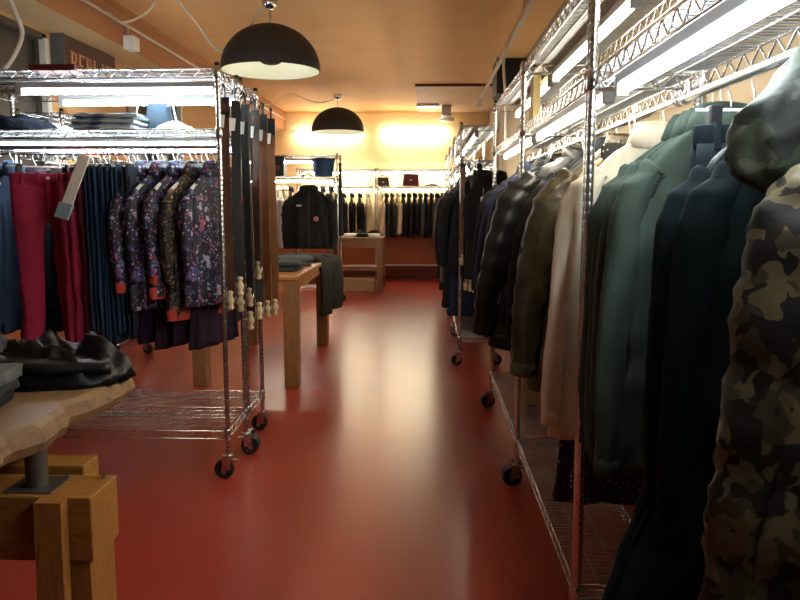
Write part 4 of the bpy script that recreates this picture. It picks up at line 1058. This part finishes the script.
cable('cable', 'cable swagging from a ceiling hook to the far pendant lamp', 'cable', [(-2.57, 10.6, 2.86), (-2.3, 10.7, 2.88), (-2.08, 10.8, 3.05), (-1.9, 10.9, 3.0), (-1.65, 10.95, 2.93), (-1.45, 11.0, 2.98), (-1.36, 11.0, 3.06)], .007, cable_m)
c_ = cable('conduit', 'pale conduit pipe running along the terracotta fascia', 'pipe', [(-2.555, 1.0, 2.905), (-2.555, 12.9, 2.905)], .014, pipe_m, False)
cable('conduit', 'thin upper conduit along the fascia below the ceiling', 'pipe', [(-2.56, 1.0, 3.0), (-2.56, 12.9, 3.0)], .009, m_face, False)
cable('cable', 'thick pale hose hanging in the top left corner', 'cable', [(-2.62, 4.45, 2.73), (-2.66, 4.62, 2.62), (-2.70, 4.75, 2.52), (-2.78, 4.75, 2.36), (-2.90, 4.75, 2.22), (-2.94, 4.75, 2.0)], .016, pipe_m)
cable('cable', 'drooping cable between fascia and ceiling at top left', 'cable', [(-2.55, 5.75, 2.92), (-2.45, 5.7, 2.84), (-2.35, 5.7, 2.84), (-2.22, 5.75, 2.93), (-2.15, 5.8, 3.06)], .010, cable_m)
em = thing('sensor_box', 'small cream sensor box fixed to the left conduit', 'sensor', (-2.55, 6.12, 2.70))
part('box_body', bevel_box((-.02, -.07, 0), (.07, .07, .115), .008), white_plastic, em); part('bracket', bx((-.02, -.02, .115), (.0, .02, .22)), steel, em)
br = thing('spotlight_rail', 'pale rail with small spotlight at the far end of fascia', 'spotlight', (-2.50, 10.2, 2.62))
part('rail', MB().box((-.03, -.9, .05), (.03, 1.2, .09)).mesh('rail', False), white_plastic, br); part('bracket', MB().box((-.08, -.8, .05), (-.03, -.76, .1)).box((-.08, 1.0, .05), (-.03, 1.04, .1)).mesh('bracket', False), steel, br)
part('spot_head', MB().lathe([(0, .06), (.03, .055), (.045, -.05), (.05, -.07), (.03, -.06), (0, -.055)], 16, (.02, 1.1, 0)).mesh('spot', True, .8), white_plastic, br)
# right ceiling track and cables
tk = thing('ceiling_track', 'pale ceiling light track over the right racks', 'track', (.80, 5.4, 2.90))
part('rail', MB().box((-.018, -1.9, 0), (.018, 5.0, .03)).mesh('rail', False), pipe_m, tk)
for yy in (-1.5, .6, 2.8, 4.7): part('hanger_rod', bx((-.006, yy-.006, .03), (.006, yy+.006, .16)), steel, tk)
sp = part('spot_head', MB().lathe([(0, .05), (.03, .045), (.05, -.05), (.055, -.09), (.04, -.08), (0, -.07)], 16, (-.02, 4.9, -.06)).mesh('spot', True, .8), white_plastic, tk, label='white spot head at the far end of track')
part('junction_box', bevel_box((-.07, -.72, -.015), (.07, -.40, .04), .006), m_soffit, tk, label='cream junction box')
cable('cable', 'white cable dropping from the ceiling track to the right rack', 'cable', [(.80, 7.0, 2.93), (.76, 6.95, 2.86), (.74, 6.9, 2.72), (.74, 6.8, 2.55), (.76, 6.8, 2.3), (.76, 6.8, 2.0)], .014, white_plastic)
pp = thing('upright_board', 'narrow yellowish upright board on the third right rack middle shelf', 'board', (.535, 3.52, 1.758))
yb = paint('board_yellow', (.62, .50, .24), .6, .05)
part('board_body', bevel_box((-.018, -.05, 0), (.018, .05, .25), .003), yb, pp); part('foot', bevel_box((-.03, -.05, 0), (.03, .05, .012), .003), yb, pp)
sk = thing('ceiling_speaker', 'dark square box speaker under the ceiling over the right racks', 'speaker', (.98, 8.6, 2.66))
part('box_body', bevel_box((-.16, -.25, 0), (.16, .25, .40), .01), lamp_black, sk); part('grille', bx((-.13, -.256, .04), (.13, -.25, .36)), black_plastic, sk); part('bracket', bx((.10, -.03, .1), (.16, .03, .15)), steel, sk)
dl = thing('downlight', 'square grey ceiling spotlight with round white face', 'spotlight', (.35, 12.1, 2.80))
part('square_housing', bevel_box((-.08, -.08, .07), (.08, .08, .235), .006), steel, dl); part('round_face', MB().lathe([(0, -.02), (.12, -.018), (.14, .0), (.13, .02), (.06, .07), (0, .07)], 24).mesh('face', True, .8), white_plastic, dl)
fp = thing('flat_ceiling_light', 'thin flat white ceiling light panel beside the grey spotlight', 'light', (.10, 11.9, 2.985))
part('frame', bevel_box((-.25, -.06, .0), (.12, .06, .05), .004), white_plastic, fp); part('diffuser', bx((-.24, -.05, -.003), (.11, .05, .0)), emit('panel_glow', (1, .9, .7), 4), fp)

# ------------------------------------------------------------------ light, camera, view
w = bpy.data.worlds.new('world'); SC.world = w; w.use_nodes = True
w.node_tree.nodes['Background'].inputs['Color'].default_value = (.02, .018, .015, 1)
cam = bpy.data.cameras.new('camera'); co = bpy.data.objects.new('camera', cam); C.objects.link(co)
cam.sensor_width = 36; cam.lens = 36*700/800; cam.shift_y = -15.4/800; cam.clip_start = .02
co.location = (0, 0, 1.4); co.rotation_euler = (math.radians(90-6.65), 0, math.radians(2.05))
SC.camera = co
SC.view_settings.view_transform = 'Standard'; SC.view_settings.look = 'None'; SC.view_settings.gamma = 1; SC.view_settings.use_curve_mapping = False
SC.view_settings.exposure = 1.55
